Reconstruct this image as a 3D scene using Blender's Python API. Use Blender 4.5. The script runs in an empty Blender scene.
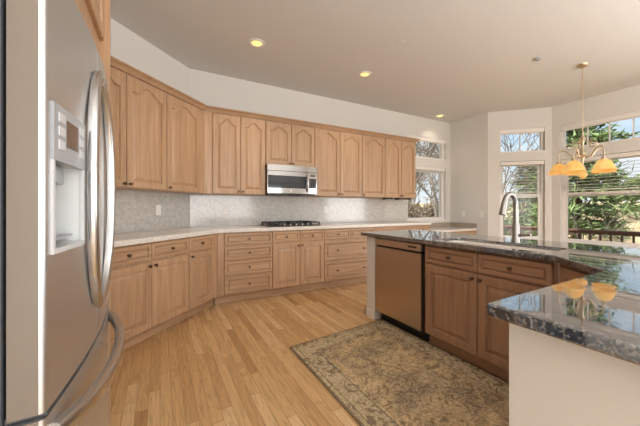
import bpy, bmesh, math, random
from mathutils import Vector, Matrix
R_ = math.radians
S = bpy.context.scene
COL = S.collection
random.seed(7)

# ------------------------------------------------------------------ camera
cam_d = bpy.data.cameras.new('camera')
cam = bpy.data.objects.new('camera', cam_d)
COL.objects.link(cam)
cam_d.sensor_width = 36.0
cam_d.lens = 292.0 / 640.0 * 36.0
cam_d.clip_start = 0.02
cam_d.clip_end = 400
cam_d.shift_y = (208.0 - 213.0) / 640.0
cam.location = (0, 0, 1.17)
cam.rotation_euler = (R_(90), 0, R_(-28.7))
S.camera = cam

# ------------------------------------------------------------------ colour management
S.view_settings.view_transform = 'Standard'
S.view_settings.look = 'None'
S.view_settings.gamma = 1.0
S.view_settings.use_curve_mapping = False
S.view_settings.exposure = -0.14
S.cycles.max_bounces = 10
S.cycles.diffuse_bounces = 6
S.cycles.glossy_bounces = 4
S.cycles.transparent_max_bounces = 16
S.cycles.sample_clamp_indirect = 4.0
S.cycles.caustics_reflective = False
S.cycles.caustics_refractive = False

# ------------------------------------------------------------------ sky
W = bpy.data.worlds.new('sky')
S.world = W
W.use_nodes = True
nt = W.node_tree
nt.nodes.clear()
wo = nt.nodes.new('ShaderNodeOutputWorld')
bg = nt.nodes.new('ShaderNodeBackground')
tc = nt.nodes.new('ShaderNodeTexCoord')
mp = nt.nodes.new('ShaderNodeMapping')
mp.inputs['Scale'].default_value = (1.0, 1.0, 3.0)
nz = nt.nodes.new('ShaderNodeTexNoise')
nz.inputs['Scale'].default_value = 3.2
nz.inputs['Detail'].default_value = 8
nz.inputs['Roughness'].default_value = 0.6
cr = nt.nodes.new('ShaderNodeValToRGB')
cr.color_ramp.elements[0].position = 0.42
cr.color_ramp.elements[0].color = (0.50, 0.70, 0.90, 1)
cr.color_ramp.elements[1].position = 0.62
cr.color_ramp.elements[1].color = (0.88, 0.90, 0.93, 1)
sx = nt.nodes.new('ShaderNodeSeparateXYZ')
hr = nt.nodes.new('ShaderNodeMapRange')
hr.inputs['From Min'].default_value = 0.0
hr.inputs['From Max'].default_value = 0.22
hr.inputs['To Min'].default_value = 1.0
hr.inputs['To Max'].default_value = 0.0
mx = nt.nodes.new('ShaderNodeMix')
mx.data_type = 'RGBA'
L = nt.links.new
L(tc.outputs['Generated'], mp.inputs['Vector'])
L(mp.outputs['Vector'], nz.inputs['Vector'])
L(nz.outputs['Fac'], cr.inputs['Fac'])
L(tc.outputs['Generated'], sx.inputs[0])
L(sx.outputs['Z'], hr.inputs['Value'])
L(hr.outputs['Result'], mx.inputs['Factor'])
L(cr.outputs['Color'], mx.inputs['A'])
mx.inputs['B'].default_value = (0.90, 0.92, 0.95, 1)
L(mx.outputs['Result'], bg.inputs['Color'])
bg.inputs['Strength'].default_value = 1.25
L(bg.outputs[0], wo.inputs['Surface'])


def area(name, loc, target, sx_, sy_, power, color):
    d = bpy.data.lights.new(name, 'AREA')
    d.shape = 'RECTANGLE'
    d.size = sx_
    d.size_y = sy_
    d.energy = power
    d.color = color
    o = bpy.data.objects.new(name, d)
    o.location = loc
    v = Vector(target) - Vector(loc)
    o.rotation_euler = v.to_track_quat('-Z', 'Y').to_euler()
    COL.objects.link(o)
    return o


# added fill lamps outside the openings of the unseen rear and right walls
area('added_fill_rear', (1.2, -3.35, 1.05), (1.2, 3.0, 1.05), 4.1, 1.9, 150, (0.95, 0.97, 1.0))
area('added_fill_right', (6.62, -1.35, 1.25), (3.0, -1.0, 1.25), 2.9, 1.5, 110, (0.95, 0.97, 1.0))
# added fill lamp behind the camera, aimed up to brighten the ceiling
area('added_ceiling_fill', (2.4, -1.3, 1.9), (2.4, -1.42, 3.0), 5.0, 2.0, 235, (0.94, 0.97, 1.0))
sun_d = bpy.data.lights.new('sun', 'SUN')
sun_d.energy = 10.0
sun_d.angle = R_(1.5)
sun_d.color = (1.0, 0.93, 0.82)
sun = bpy.data.objects.new('sun', sun_d)
sun.rotation_euler = Vector((1.0, 0.02, -1.1)).to_track_quat('-Z', 'Y').to_euler()
COL.objects.link(sun)

# ------------------------------------------------------------------ materials
def new_mat(name):
    m = bpy.data.materials.new(name)
    m.use_nodes = True
    n = m.node_tree
    b = n.nodes['Principled BSDF']
    return m, n, b


def plain(name, col, rough=0.5, metal=0.0, spec=0.5, bump=0.0, bscale=60, var=0.0):
    m, n, b = new_mat(name)
    b.inputs['Base Color'].default_value = (*col, 1)
    b.inputs['Roughness'].default_value = rough
    b.inputs['Metallic'].default_value = metal
    b.inputs['Specular IOR Level'].default_value = spec
    if bump or var:
        t = n.nodes.new('ShaderNodeTexCoord')
        z = n.nodes.new('ShaderNodeTexNoise')
        z.inputs['Scale'].default_value = bscale
        z.inputs['Detail'].default_value = 4
        n.links.new(t.outputs['Object'], z.inputs['Vector'])
        if bump:
            bp = n.nodes.new('ShaderNodeBump')
            bp.inputs['Strength'].default_value = bump
            bp.inputs['Distance'].default_value = 0.004
            n.links.new(z.outputs['Fac'], bp.inputs['Height'])
            n.links.new(bp.outputs[0], b.inputs['Normal'])
        if var:
            r = n.nodes.new('ShaderNodeValToRGB')
            r.color_ramp.elements[0].position = 0.3
            r.color_ramp.elements[1].position = 0.7
            r.color_ramp.elements[0].color = (*[c * (1 - var) for c in col], 1)
            r.color_ramp.elements[1].color = (*[min(1, c * (1 + var)) for c in col], 1)
            n.links.new(z.outputs['Fac'], r.inputs['Fac'])
            n.links.new(r.outputs['Color'], b.inputs['Base Color'])
    return m


def wood(name, c0, c1, axis, rough=0.38):
    """fine straight grain along one local axis, each piece shifted and toned by its own random value"""
    m, n, b = new_mat(name)
    t = n.nodes.new('ShaderNodeTexCoord')
    oi = n.nodes.new('ShaderNodeObjectInfo')
    add = n.nodes.new('ShaderNodeVectorMath')
    mul = n.nodes.new('ShaderNodeMath')
    mul.operation = 'MULTIPLY'
    mul.inputs[1].default_value = 17.0
    n.links.new(oi.outputs['Random'], mul.inputs[0])
    n.links.new(t.outputs['Object'], add.inputs[0])
    n.links.new(mul.outputs[0], add.inputs[1])
    mpn = n.nodes.new('ShaderNodeMapping')
    sc = [34.0, 34.0, 34.0]
    sc['xyz'.index(axis)] = 1.6
    mpn.inputs['Scale'].default_value = sc
    n.links.new(add.outputs[0], mpn.inputs['Vector'])
    z = n.nodes.new('ShaderNodeTexNoise')
    z.inputs['Scale'].default_value = 1.0
    z.inputs['Detail'].default_value = 6
    z.inputs['Roughness'].default_value = 0.65
    z.inputs['Distortion'].default_value = 0.6
    n.links.new(mpn.outputs[0], z.inputs['Vector'])
    r = n.nodes.new('ShaderNodeValToRGB')
    r.color_ramp.elements[0].position = 0.30
    r.color_ramp.elements[1].position = 0.68
    r.color_ramp.elements[0].color = (*c0, 1)
    r.color_ramp.elements[1].color = (*c1, 1)
    n.links.new(z.outputs['Fac'], r.inputs['Fac'])
    hs = n.nodes.new('ShaderNodeHueSaturation')
    mr = n.nodes.new('ShaderNodeMapRange')
    mr.inputs['To Min'].default_value = 0.93
    mr.inputs['To Max'].default_value = 1.07
    n.links.new(oi.outputs['Random'], mr.inputs['Value'])
    n.links.new(mr.outputs[0], hs.inputs['Value'])
    n.links.new(r.outputs['Color'], hs.inputs['Color'])
    n.links.new(hs.outputs['Color'], b.inputs['Base Color'])
    b.inputs['Roughness'].default_value = rough
    bp = n.nodes.new('ShaderNodeBump')
    bp.inputs['Strength'].default_value = 0.08
    bp.inputs['Distance'].default_value = 0.002
    n.links.new(z.outputs['Fac'], bp.inputs['Height'])
    n.links.new(bp.outputs[0], b.inputs['Normal'])
    return m


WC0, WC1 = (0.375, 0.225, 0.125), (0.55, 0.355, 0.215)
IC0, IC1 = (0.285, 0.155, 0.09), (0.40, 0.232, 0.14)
M = {}
M['wood_v'] = wood('maple_vertical', WC0, WC1, 'z')
M['wood_h'] = wood('maple_horizontal', WC0, WC1, 'x')
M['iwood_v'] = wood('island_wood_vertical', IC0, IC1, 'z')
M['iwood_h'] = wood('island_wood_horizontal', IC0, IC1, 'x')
M['wall'] = plain('wall_paint', (0.70, 0.685, 0.655), 0.85, bump=0.12, bscale=120)
M['ceil'] = plain('ceiling_paint', (0.66, 0.655, 0.64), 0.9, bump=0.5, bscale=45)
M['white'] = plain('white_trim', (0.80, 0.775, 0.74), 0.45)
M['vinyl'] = plain('white_vinyl', (0.83, 0.80, 0.77), 0.4)
M['plate'] = plain('white_plate', (0.86, 0.85, 0.82), 0.35)
M['knob'] = plain('bronze_knob', (0.13, 0.075, 0.045), 0.35, 0.7)
M['black'] = plain('black_enamel', (0.012, 0.012, 0.014), 0.35)
M['iron'] = plain('cast_iron', (0.025, 0.025, 0.028), 0.55, bump=0.2)
M['dark_glass'] = plain('dark_glass', (0.012, 0.014, 0.018), 0.06)
M['chrome'] = plain('brushed_nickel', (0.29, 0.275, 0.255), 0.30, 1.0)
M['brass'] = plain('antique_brass', (0.55, 0.45, 0.31), 0.35, 0.9)
M['rubber'] = plain('dark_gasket', (0.06, 0.062, 0.068), 0.6)
M['dispenser'] = plain('grey_plastic', (0.34, 0.36, 0.39), 0.35)
M['recess'] = plain('pale_recess_plastic', (0.50, 0.52, 0.52), 0.3)
M['display'] = plain('dark_display', (0.10, 0.07, 0.055), 0.15)
M['button'] = plain('button_plastic', (0.55, 0.57, 0.59), 0.4)
M['sink'] = plain('beige_composite_sink', (0.80, 0.75, 0.68), 0.3)
M['slat'] = plain('translucent_slat', (0.86, 0.85, 0.82), 0.4)
_n = M['slat'].node_tree
_t = _n.nodes.new('ShaderNodeBsdfTranslucent')
_t.inputs['Color'].default_value = (0.86, 0.85, 0.82, 1)
_m = _n.nodes.new('ShaderNodeMixShader')
_m.inputs[0].default_value = 0.55
_n.links.new(_n.nodes['Principled BSDF'].outputs[0], _m.inputs[1])
_n.links.new(_t.outputs[0], _m.inputs[2])
_n.links.new(_m.outputs[0], _n.nodes['Material Output'].inputs['Surface'])
M['deck'] = plain('deck_stain', (0.13, 0.062, 0.045), 0.6, var=0.25, bscale=12)
M['bark'] = plain('bark', (0.07, 0.042, 0.03), 0.9, var=0.35, bscale=14)
M['pale_bark'] = plain('pale_bark', (0.20, 0.17, 0.15), 0.9, var=0.3, bscale=10)
M['needles'] = plain('pine_needles', (0.14, 0.20, 0.075), 0.7, var=0.5, bscale=1.8)
M['needles_pale'] = plain('pale_needles', (0.17, 0.20, 0.10), 0.7, var=0.45, bscale=1.8)
M['scrub'] = plain('dry_scrub', (0.27, 0.215, 0.155), 0.9, var=0.4, bscale=3)
M['fence'] = plain('weathered_fence', (0.24, 0.20, 0.17), 0.85, var=0.25, bscale=6)


def steel(name, col, rough, axis='z', aniso=True):
    m, n, b = new_mat(name)
    t = n.nodes.new('ShaderNodeTexCoord')
    mpn = n.nodes.new('ShaderNodeMapping')
    sc = [260.0, 260.0, 260.0]
    sc['xyz'.index(axis)] = 2.0
    mpn.inputs['Scale'].default_value = sc
    z = n.nodes.new('ShaderNodeTexNoise')
    z.inputs['Scale'].default_value = 1.0
    z.inputs['Detail'].default_value = 2
    n.links.new(t.outputs['Object'], mpn.inputs[0])
    n.links.new(mpn.outputs[0], z.inputs['Vector'])
    mr = n.nodes.new('ShaderNodeMapRange')
    mr.inputs['To Min'].default_value = rough * 0.85
    mr.inputs['To Max'].default_value = rough * 1.2
    n.links.new(z.outputs['Fac'], mr.inputs['Value'])
    n.links.new(mr.outputs[0], b.inputs['Roughness'])
    b.inputs['Base Color'].default_value = (*col, 1)
    b.inputs['Metallic'].default_value = 1.0
    return m


M['steel'] = steel('stainless_vertical_brush', (0.66, 0.635, 0.61), 0.30, 'z')
M['steel_h'] = steel('stainless_horizontal_brush', (0.33, 0.315, 0.30), 0.14, 'x')
M['fridge_steel'] = steel('fridge_stainless', (0.66, 0.665, 0.67), 0.40, 'z')
M['door_edge'] = plain('taupe_door_edge', (0.18, 0.15, 0.12), 0.5)
M['steel_handle'] = plain('satin_handle_steel', (0.62, 0.61, 0.60), 0.27, 1.0)
M['dw_steel'] = steel('stainless_reflected_wood_tint', (0.54, 0.45, 0.38), 0.30, 'z')  # brown reflection of wood and floor tinted into the steel colour

# floor boards: oak strips running along y
m, n, b = new_mat('oak_strip_floor')
M['floor'] = m
t = n.nodes.new('ShaderNodeTexCoord')
sp = n.nodes.new('ShaderNodeSeparateXYZ')
n.links.new(t.outputs['Object'], sp.inputs[0])


def fm(op, a, bb=None):
    q = n.nodes.new('ShaderNodeMath')
    q.operation = op
    for i, vv in enumerate((a, bb)):
        if vv is None:
            continue
        if isinstance(vv, (int, float)):
            q.inputs[i].default_value = vv
        else:
            n.links.new(vv, q.inputs[i])
    return q.outputs[0]


xr = fm('DIVIDE', sp.outputs['X'], 0.062)
row = fm('FLOOR', xr)
wn = n.nodes.new('ShaderNodeTexWhiteNoise')
wn.noise_dimensions = '1D'
n.links.new(row, wn.inputs['W'])
yr = fm('ADD', fm('DIVIDE', sp.outputs['Y'], 0.85), fm('MULTIPLY', wn.outputs['Value'], 9.0))
pk = fm('FLOOR', yr)
cb = n.nodes.new('ShaderNodeCombineXYZ')
n.links.new(row, cb.inputs[0])
n.links.new(pk, cb.inputs[1])
wc = n.nodes.new('ShaderNodeTexWhiteNoise')
wc.noise_dimensions = '2D'
n.links.new(cb.outputs[0], wc.inputs['Vector'])
rp = n.nodes.new('ShaderNodeValToRGB')
e = rp.color_ramp.elements
e[0].position = 0.0
e[0].color = (0.43, 0.235, 0.095, 1)
e[1].position = 1.0
e[1].color = (0.74, 0.52, 0.285, 1)
x_ = e.new(0.10)
x_.color = (0.55, 0.325, 0.145, 1)
x_ = e.new(0.6)
x_.color = (0.66, 0.42, 0.20, 1)
n.links.new(wc.outputs['Value'], rp.inputs['Fac'])
mg = n.nodes.new('ShaderNodeMapping')
mg.inputs['Scale'].default_value = (15, 1.15, 1)
n.links.new(t.outputs['Object'], mg.inputs[0])
am = n.nodes.new('ShaderNodeVectorMath')
am.operation = 'MULTIPLY_ADD'
am.inputs[1].default_value = (23, 23, 23)
n.links.new(wc.outputs['Color'], am.inputs[0])
n.links.new(mg.outputs[0], am.inputs[2])
gz = n.nodes.new('ShaderNodeTexNoise')
gz.inputs['Scale'].default_value = 1.0
gz.inputs['Detail'].default_value = 3
gz.inputs['Roughness'].default_value = 0.5
gz.inputs['Distortion'].default_value = 0.8
n.links.new(am.outputs[0], gz.inputs['Vector'])
# growth rings: contour bands of the stretched noise give the flame figure of flat-sawn oak
rings = fm('ABSOLUTE', fm('SUBTRACT', fm('FRACT', fm('MULTIPLY', gz.outputs['Fac'], 9.0)), 0.5))
gr = n.nodes.new('ShaderNodeMapRange')
gr.inputs['From Min'].default_value = 0.0
gr.inputs['From Max'].default_value = 0.28
gr.inputs['To Min'].default_value = 0.80
gr.inputs['To Max'].default_value = 1.03
n.links.new(rings, gr.inputs['Value'])
fg = n.nodes.new('ShaderNodeTexNoise')
fg.inputs['Scale'].default_value = 1.0
fg.inputs['Detail'].default_value = 5
mf = n.nodes.new('ShaderNodeMapping')
mf.inputs['Scale'].default_value = (110, 4, 1)
n.links.new(t.outputs['Object'], mf.inputs[0])
n.links.new(mf.outputs[0], fg.inputs['Vector'])
fr_ = n.nodes.new('ShaderNodeMapRange')
fr_.inputs['From Min'].default_value = 0.3
fr_.inputs['From Max'].default_value = 0.7
fr_.inputs['To Min'].default_value = 0.88
fr_.inputs['To Max'].default_value = 1.08
n.links.new(fg.outputs['Fac'], fr_.inputs['Value'])
tone = fm('MULTIPLY', gr.outputs[0], fr_.outputs[0])
mm = n.nodes.new('ShaderNodeMix')
mm.data_type = 'RGBA'
mm.blend_type = 'MULTIPLY'
mm.inputs['Factor'].default_value = 1.0
n.links.new(rp.outputs['Color'], mm.inputs['A'])
n.links.new(tone, mm.inputs['B'])
fx_ = fm('FRACT', xr)
ge = fm('MINIMUM', fx_, fm('SUBTRACT', 1.0, fx_))
fy_ = fm('FRACT', yr)
ge2 = fm('MULTIPLY', fm('MINIMUM', fy_, fm('SUBTRACT', 1.0, fy_)), 13.0)
gap = fm('LESS_THAN', fm('MINIMUM', ge, ge2), 0.016)
mk = n.nodes.new('ShaderNodeMix')
mk.data_type = 'RGBA'
mk.inputs['B'].default_value = (0.25, 0.125, 0.05, 1)
n.links.new(gap, mk.inputs['Factor'])
n.links.new(mm.outputs['Result'], mk.inputs['A'])
n.links.new(mk.outputs['Result'], b.inputs['Base Color'])
b.inputs['Roughness'].default_value = 0.30
b.inputs['Specular IOR Level'].default_value = 0.45

# dark blue-black granite with pale flecks
m, n, b = new_mat('blue_pearl_granite')
M['granite'] = m
t = n.nodes.new('ShaderNodeTexCoord')
v = n.nodes.new('ShaderNodeTexVoronoi')
v.inputs['Scale'].default_value = 170
z = n.nodes.new('ShaderNodeTexNoise')
z.inputs['Scale'].default_value = 30
z.inputs['Detail'].default_value = 3
n.links.new(t.outputs['Object'], v.inputs['Vector'])
n.links.new(t.outputs['Object'], z.inputs['Vector'])
sv = n.nodes.new('ShaderNodeSeparateColor')
n.links.new(v.outputs['Color'], sv.inputs[0])
av = n.nodes.new('ShaderNodeMath')
av.operation = 'MULTIPLY_ADD'
av.inputs[1].default_value = 0.55
n.links.new(sv.outputs[0], av.inputs[0])
n.links.new(z.outputs['Fac'], av.inputs[2])
r = n.nodes.new('ShaderNodeValToRGB')
e = r.color_ramp.elements
e[0].position = 0.55
e[0].color = (0.008, 0.009, 0.013, 1)
e[1].position = 1.0
e[1].color = (0.17, 0.165, 0.155, 1)
x_ = e.new(0.78)
x_.color = (0.030, 0.040, 0.060, 1)
x_ = e.new(0.88)
x_.color = (0.06, 0.075, 0.10, 1)
n.links.new(av.outputs[0], r.inputs['Fac'])
n.links.new(r.outputs['Color'], b.inputs['Base Color'])
b.inputs['Roughness'].default_value = 0.035
b.inputs['IOR'].default_value = 2.6
b.inputs['Coat Weight'].default_value = 0.6
b.inputs['Coat Roughness'].default_value = 0.02

# pale counter
m, n, b = new_mat('pale_solid_counter')
M['counter'] = m
t = n.nodes.new('ShaderNodeTexCoord')
z = n.nodes.new('ShaderNodeTexNoise')
z.inputs['Scale'].default_value = 45
z.inputs['Detail'].default_value = 8
n.links.new(t.outputs['Object'], z.inputs['Vector'])
r = n.nodes.new('ShaderNodeValToRGB')
r.color_ramp.elements[0].position = 0.35
r.color_ramp.elements[0].color = (0.68, 0.63, 0.57, 1)
r.color_ramp.elements[1].position = 0.65
r.color_ramp.elements[1].color = (0.80, 0.76, 0.71, 1)
n.links.new(z.outputs['Fac'], r.inputs['Fac'])
n.links.new(r.outputs['Color'], b.inputs['Base Color'])
b.inputs['Roughness'].default_value = 0.22

# glossy small mosaic
m, n, b = new_mat('glossy_mosaic_tile')
M['mosaic'] = m
t = n.nodes.new('ShaderNodeTexCoord')
mpn = n.nodes.new('ShaderNodeMapping')
mpn.inputs['Rotation'].default_value = (R_(90), 0, 0)
n.links.new(t.outputs['Object'], mpn.inputs[0])
br = n.nodes.new('ShaderNodeTexBrick')
br.offset = 0.5
br.inputs['Scale'].default_value = 1.0
br.inputs['Brick Width'].default_value = 0.03
br.inputs['Row Height'].default_value = 0.03
br.inputs['Mortar Size'].default_value = 0.0016
br.inputs['Color1'].default_value = (0.47, 0.45, 0.42, 1)
br.inputs['Color2'].default_value = (0.59, 0.57, 0.535, 1)
br.inputs['Mortar'].default_value = (0.58, 0.56, 0.53, 1)
n.links.new(mpn.outputs[0], br.inputs['Vector'])
n.links.new(br.outputs['Color'], b.inputs['Base Color'])
b.inputs['Roughness'].default_value = 0.12
b.inputs['IOR'].default_value = 1.6

# brown desk splash
M['desk_splash'] = plain('brown_stone_splash', (0.40, 0.335, 0.27), 0.3, var=0.2, bscale=30)

# window glass: clear, with a weak mirror on top
m, n, b = new_mat('window_glass')
M['glass'] = m
n.nodes.remove(b)
out = n.nodes['Material Output']
tr = n.nodes.new('ShaderNodeBsdfTransparent')
tr.inputs['Color'].default_value = (0.97, 0.985, 0.98, 1)
gl = n.nodes.new('ShaderNodeBsdfGlossy')
gl.inputs['Roughness'].default_value = 0.0
fr = n.nodes.new('ShaderNodeFresnel')
fr.inputs['IOR'].default_value = 1.25
ms = n.nodes.new('ShaderNodeMixShader')
n.links.new(fr.outputs[0], ms.inputs[0])
n.links.new(tr.outputs[0], ms.inputs[1])
n.links.new(gl.outputs[0], ms.inputs[2])
n.links.new(ms.outputs[0], out.inputs['Surface'])


def glow(name, col, strength, base=(0.8, 0.6, 0.3)):
    m, n, b = new_mat(name)
    b.inputs['Base Color'].default_value = (*base, 1)
    b.inputs['Emission Color'].default_value = (*col, 1)
    b.inputs['Emission Strength'].default_value = strength
    b.inputs['Roughness'].default_value = 0.3
    return m, n, b


M['amber'], n, b = glow('amber_glass', (1.0, 0.52, 0.10), 0.60, (0.50, 0.25, 0.06))
t = n.nodes.new('ShaderNodeTexCoord')
z = n.nodes.new('ShaderNodeTexNoise')
z.inputs['Scale'].default_value = 9
z.inputs['Detail'].default_value = 4
n.links.new(t.outputs['Object'], z.inputs['Vector'])
r = n.nodes.new('ShaderNodeValToRGB')
r.color_ramp.elements[0].position = 0.35
r.color_ramp.elements[0].color = (0.92, 0.42, 0.07, 1)
r.color_ramp.elements[1].position = 0.68
r.color_ramp.elements[1].color = (1.0, 0.78, 0.30, 1)
n.links.new(z.outputs['Fac'], r.inputs['Fac'])
n.links.new(r.outputs['Color'], b.inputs['Emission Color'])
M['bulb'] = glow('warm_bulb', (1.0, 0.68, 0.26), 1.7)[0]
M['can_bulb'] = glow('can_lamp', (1.0, 0.80, 0.24), 1.25)[0]

# rug: worn traditional floral, olive-brown field, lighter border band
m, n, b = new_mat('worn_floral_rug')
M['rug'] = m
t = n.nodes.new('ShaderNodeTexCoord')
sep = n.nodes.new('ShaderNodeSeparateXYZ')
n.links.new(t.outputs['UV'], sep.inputs[0])


def math_(op, a, bb=None, cc=None):
    q = n.nodes.new('ShaderNodeMath')
    q.operation = op
    for i, vv in enumerate((a, bb, cc)):
        if vv is None:
            continue
        if isinstance(vv, (int, float)):
            q.inputs[i].default_value = vv
        else:
            n.links.new(vv, q.inputs[i])
    return q.outputs[0]


def ramp_(fac, stops, interp='LINEAR'):
    q = n.nodes.new('ShaderNodeValToRGB')
    q.color_ramp.interpolation = interp
    ee = q.color_ramp.elements
    ee[0].position, ee[0].color = stops[0][0], (*stops[0][1], 1)
    ee[1].position, ee[1].color = stops[-1][0], (*stops[-1][1], 1)
    for p_, c_ in stops[1:-1]:
        k_ = ee.new(p_)
        k_.color = (*c_, 1)
    n.links.new(fac, q.inputs['Fac'])
    return q.outputs['Color']


def mix_(f, a, bb, mode='MIX'):
    q = n.nodes.new('ShaderNodeMix')
    q.data_type = 'RGBA'
    q.blend_type = mode
    for k_, vv in (('Factor', f), ('A', a), ('B', bb)):
        if isinstance(vv, tuple):
            q.inputs[k_].default_value = (*vv, 1)
        elif isinstance(vv, (int, float)):
            q.inputs[k_].default_value = vv
        else:
            n.links.new(vv, q.inputs[k_])
    return q.outputs['Result']


RW, RL = 1.10, 1.66
ux = math_('MULTIPLY', sep.outputs['X'], RW)
uy = math_('MULTIPLY', sep.outputs['Y'], RL)
ex = math_('MINIMUM', ux, math_('SUBTRACT', RW, ux))
ey = math_('MINIMUM', uy, math_('SUBTRACT', RL, uy))
ed = math_('MINIMUM', ex, ey)
cmb = n.nodes.new('ShaderNodeCombineXYZ')
n.links.new(ux, cmb.inputs[0])
n.links.new(uy, cmb.inputs[1])
# leafy scrolls: contours of a strongly distorted noise, in worn tones
def motif(scale, dist, seed_):
    mpp = n.nodes.new('ShaderNodeMapping')
    mpp.inputs['Location'].default_value = (seed_, seed_ * .7, 0)
    n.links.new(cmb.outputs[0], mpp.inputs[0])
    q = n.nodes.new('ShaderNodeTexNoise')
    q.inputs['Scale'].default_value = scale
    q.inputs['Detail'].default_value = 3
    q.inputs['Roughness'].default_value = 0.55
    q.inputs['Distortion'].default_value = dist
    n.links.new(mpp.outputs[0], q.inputs['Vector'])
    return q.outputs['Fac']


nz1, nz2, nz3 = motif(6.5, 1.8, 3.1), motif(12, 2.0, 8.4), motif(3.0, 0.5, 1.7)
field = ramp_(nz1, [(0.36, (0.21, 0.15, 0.095)), (0.44, (0.33, 0.25, 0.155)), (0.52, (0.44, 0.31, 0.17)), (0.60, (0.57, 0.40, 0.21)), (0.68, (0.66, 0.51, 0.31))])
field = mix_(0.55, field, ramp_(nz3, [(0.40, (0.27, 0.20, 0.13)), (0.60, (0.62, 0.44, 0.23))]))
l2 = ramp_(nz2, [(0.40, (1, 1, 1)), (0.45, (0, 0, 0)), (0.60, (0, 0, 0)), (0.66, (0.75, 0.75, 0.75))])
field = mix_(math_('MULTIPLY', l2, 0.60), field, (0.17, 0.12, 0.075))
l3 = ramp_(nz2, [(0.47, (0, 0, 0)), (0.50, (1, 1, 1)), (0.53, (0, 0, 0))])
field = mix_(math_('MULTIPLY', l3, 0.55), field, (0.70, 0.58, 0.40))
bord = ramp_(nz2, [(0.38, (0.24, 0.175, 0.11)), (0.46, (0.42, 0.325, 0.20)), (0.56, (0.57, 0.455, 0.29)), (0.66, (0.42, 0.31, 0.18))])
isb = ramp_(ed, [(0.0, (1, 1, 1)), (0.185, (0, 0, 0))], 'CONSTANT')
base = mix_(isb, field, bord)
# guard stripes
st = ramp_(ed, [(0.0, (1, 1, 1)), (0.012, (0, 0, 0)), (0.04, (0.8, 0.8, 0.8)), (0.05, (0, 0, 0)), (0.165, (0.8, 0.8, 0.8)), (0.178, (0, 0, 0)), (0.2, (0.5, 0.5, 0.5)), (0.207, (0, 0, 0))], 'CONSTANT')
base = mix_(math_('MULTIPLY', st, 0.75), base, (0.15, 0.105, 0.065))
fine = n.nodes.new('ShaderNodeTexNoise')
fine.inputs['Scale'].default_value = 60
fine.inputs['Detail'].default_value = 3
n.links.new(cmb.outputs[0], fine.inputs['Vector'])
base = mix_(0.55, base, ramp_(fine.outputs['Fac'], [(0.35, (0.55, 0.55, 0.55)), (0.65, (1.3, 1.3, 1.3))]), 'MULTIPLY')
n.links.new(base, b.inputs['Base Color'])
b.inputs['Roughness'].default_value = 0.95
b.inputs['Specular IOR Level'].default_value = 0.1

# dry grass hillside
m, n, b = new_mat('dry_grass')
M['grass'] = m
t = n.nodes.new('ShaderNodeTexCoord')
z = n.nodes.new('ShaderNodeTexNoise')
z.inputs['Scale'].default_value = 0.28
z.inputs['Detail'].default_value = 9
z.inputs['Roughness'].default_value = 0.7
n.links.new(t.outputs['Object'], z.inputs['Vector'])
c_ = ramp_(z.outputs['Fac'], [(0.36, (0.20, 0.17, 0.09)), (0.5, (0.46, 0.34, 0.20)), (0.66, (0.62, 0.49, 0.32))])
n.links.new(c_, b.inputs['Base Color'])
b.inputs['Roughness'].default_value = 0.95


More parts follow.
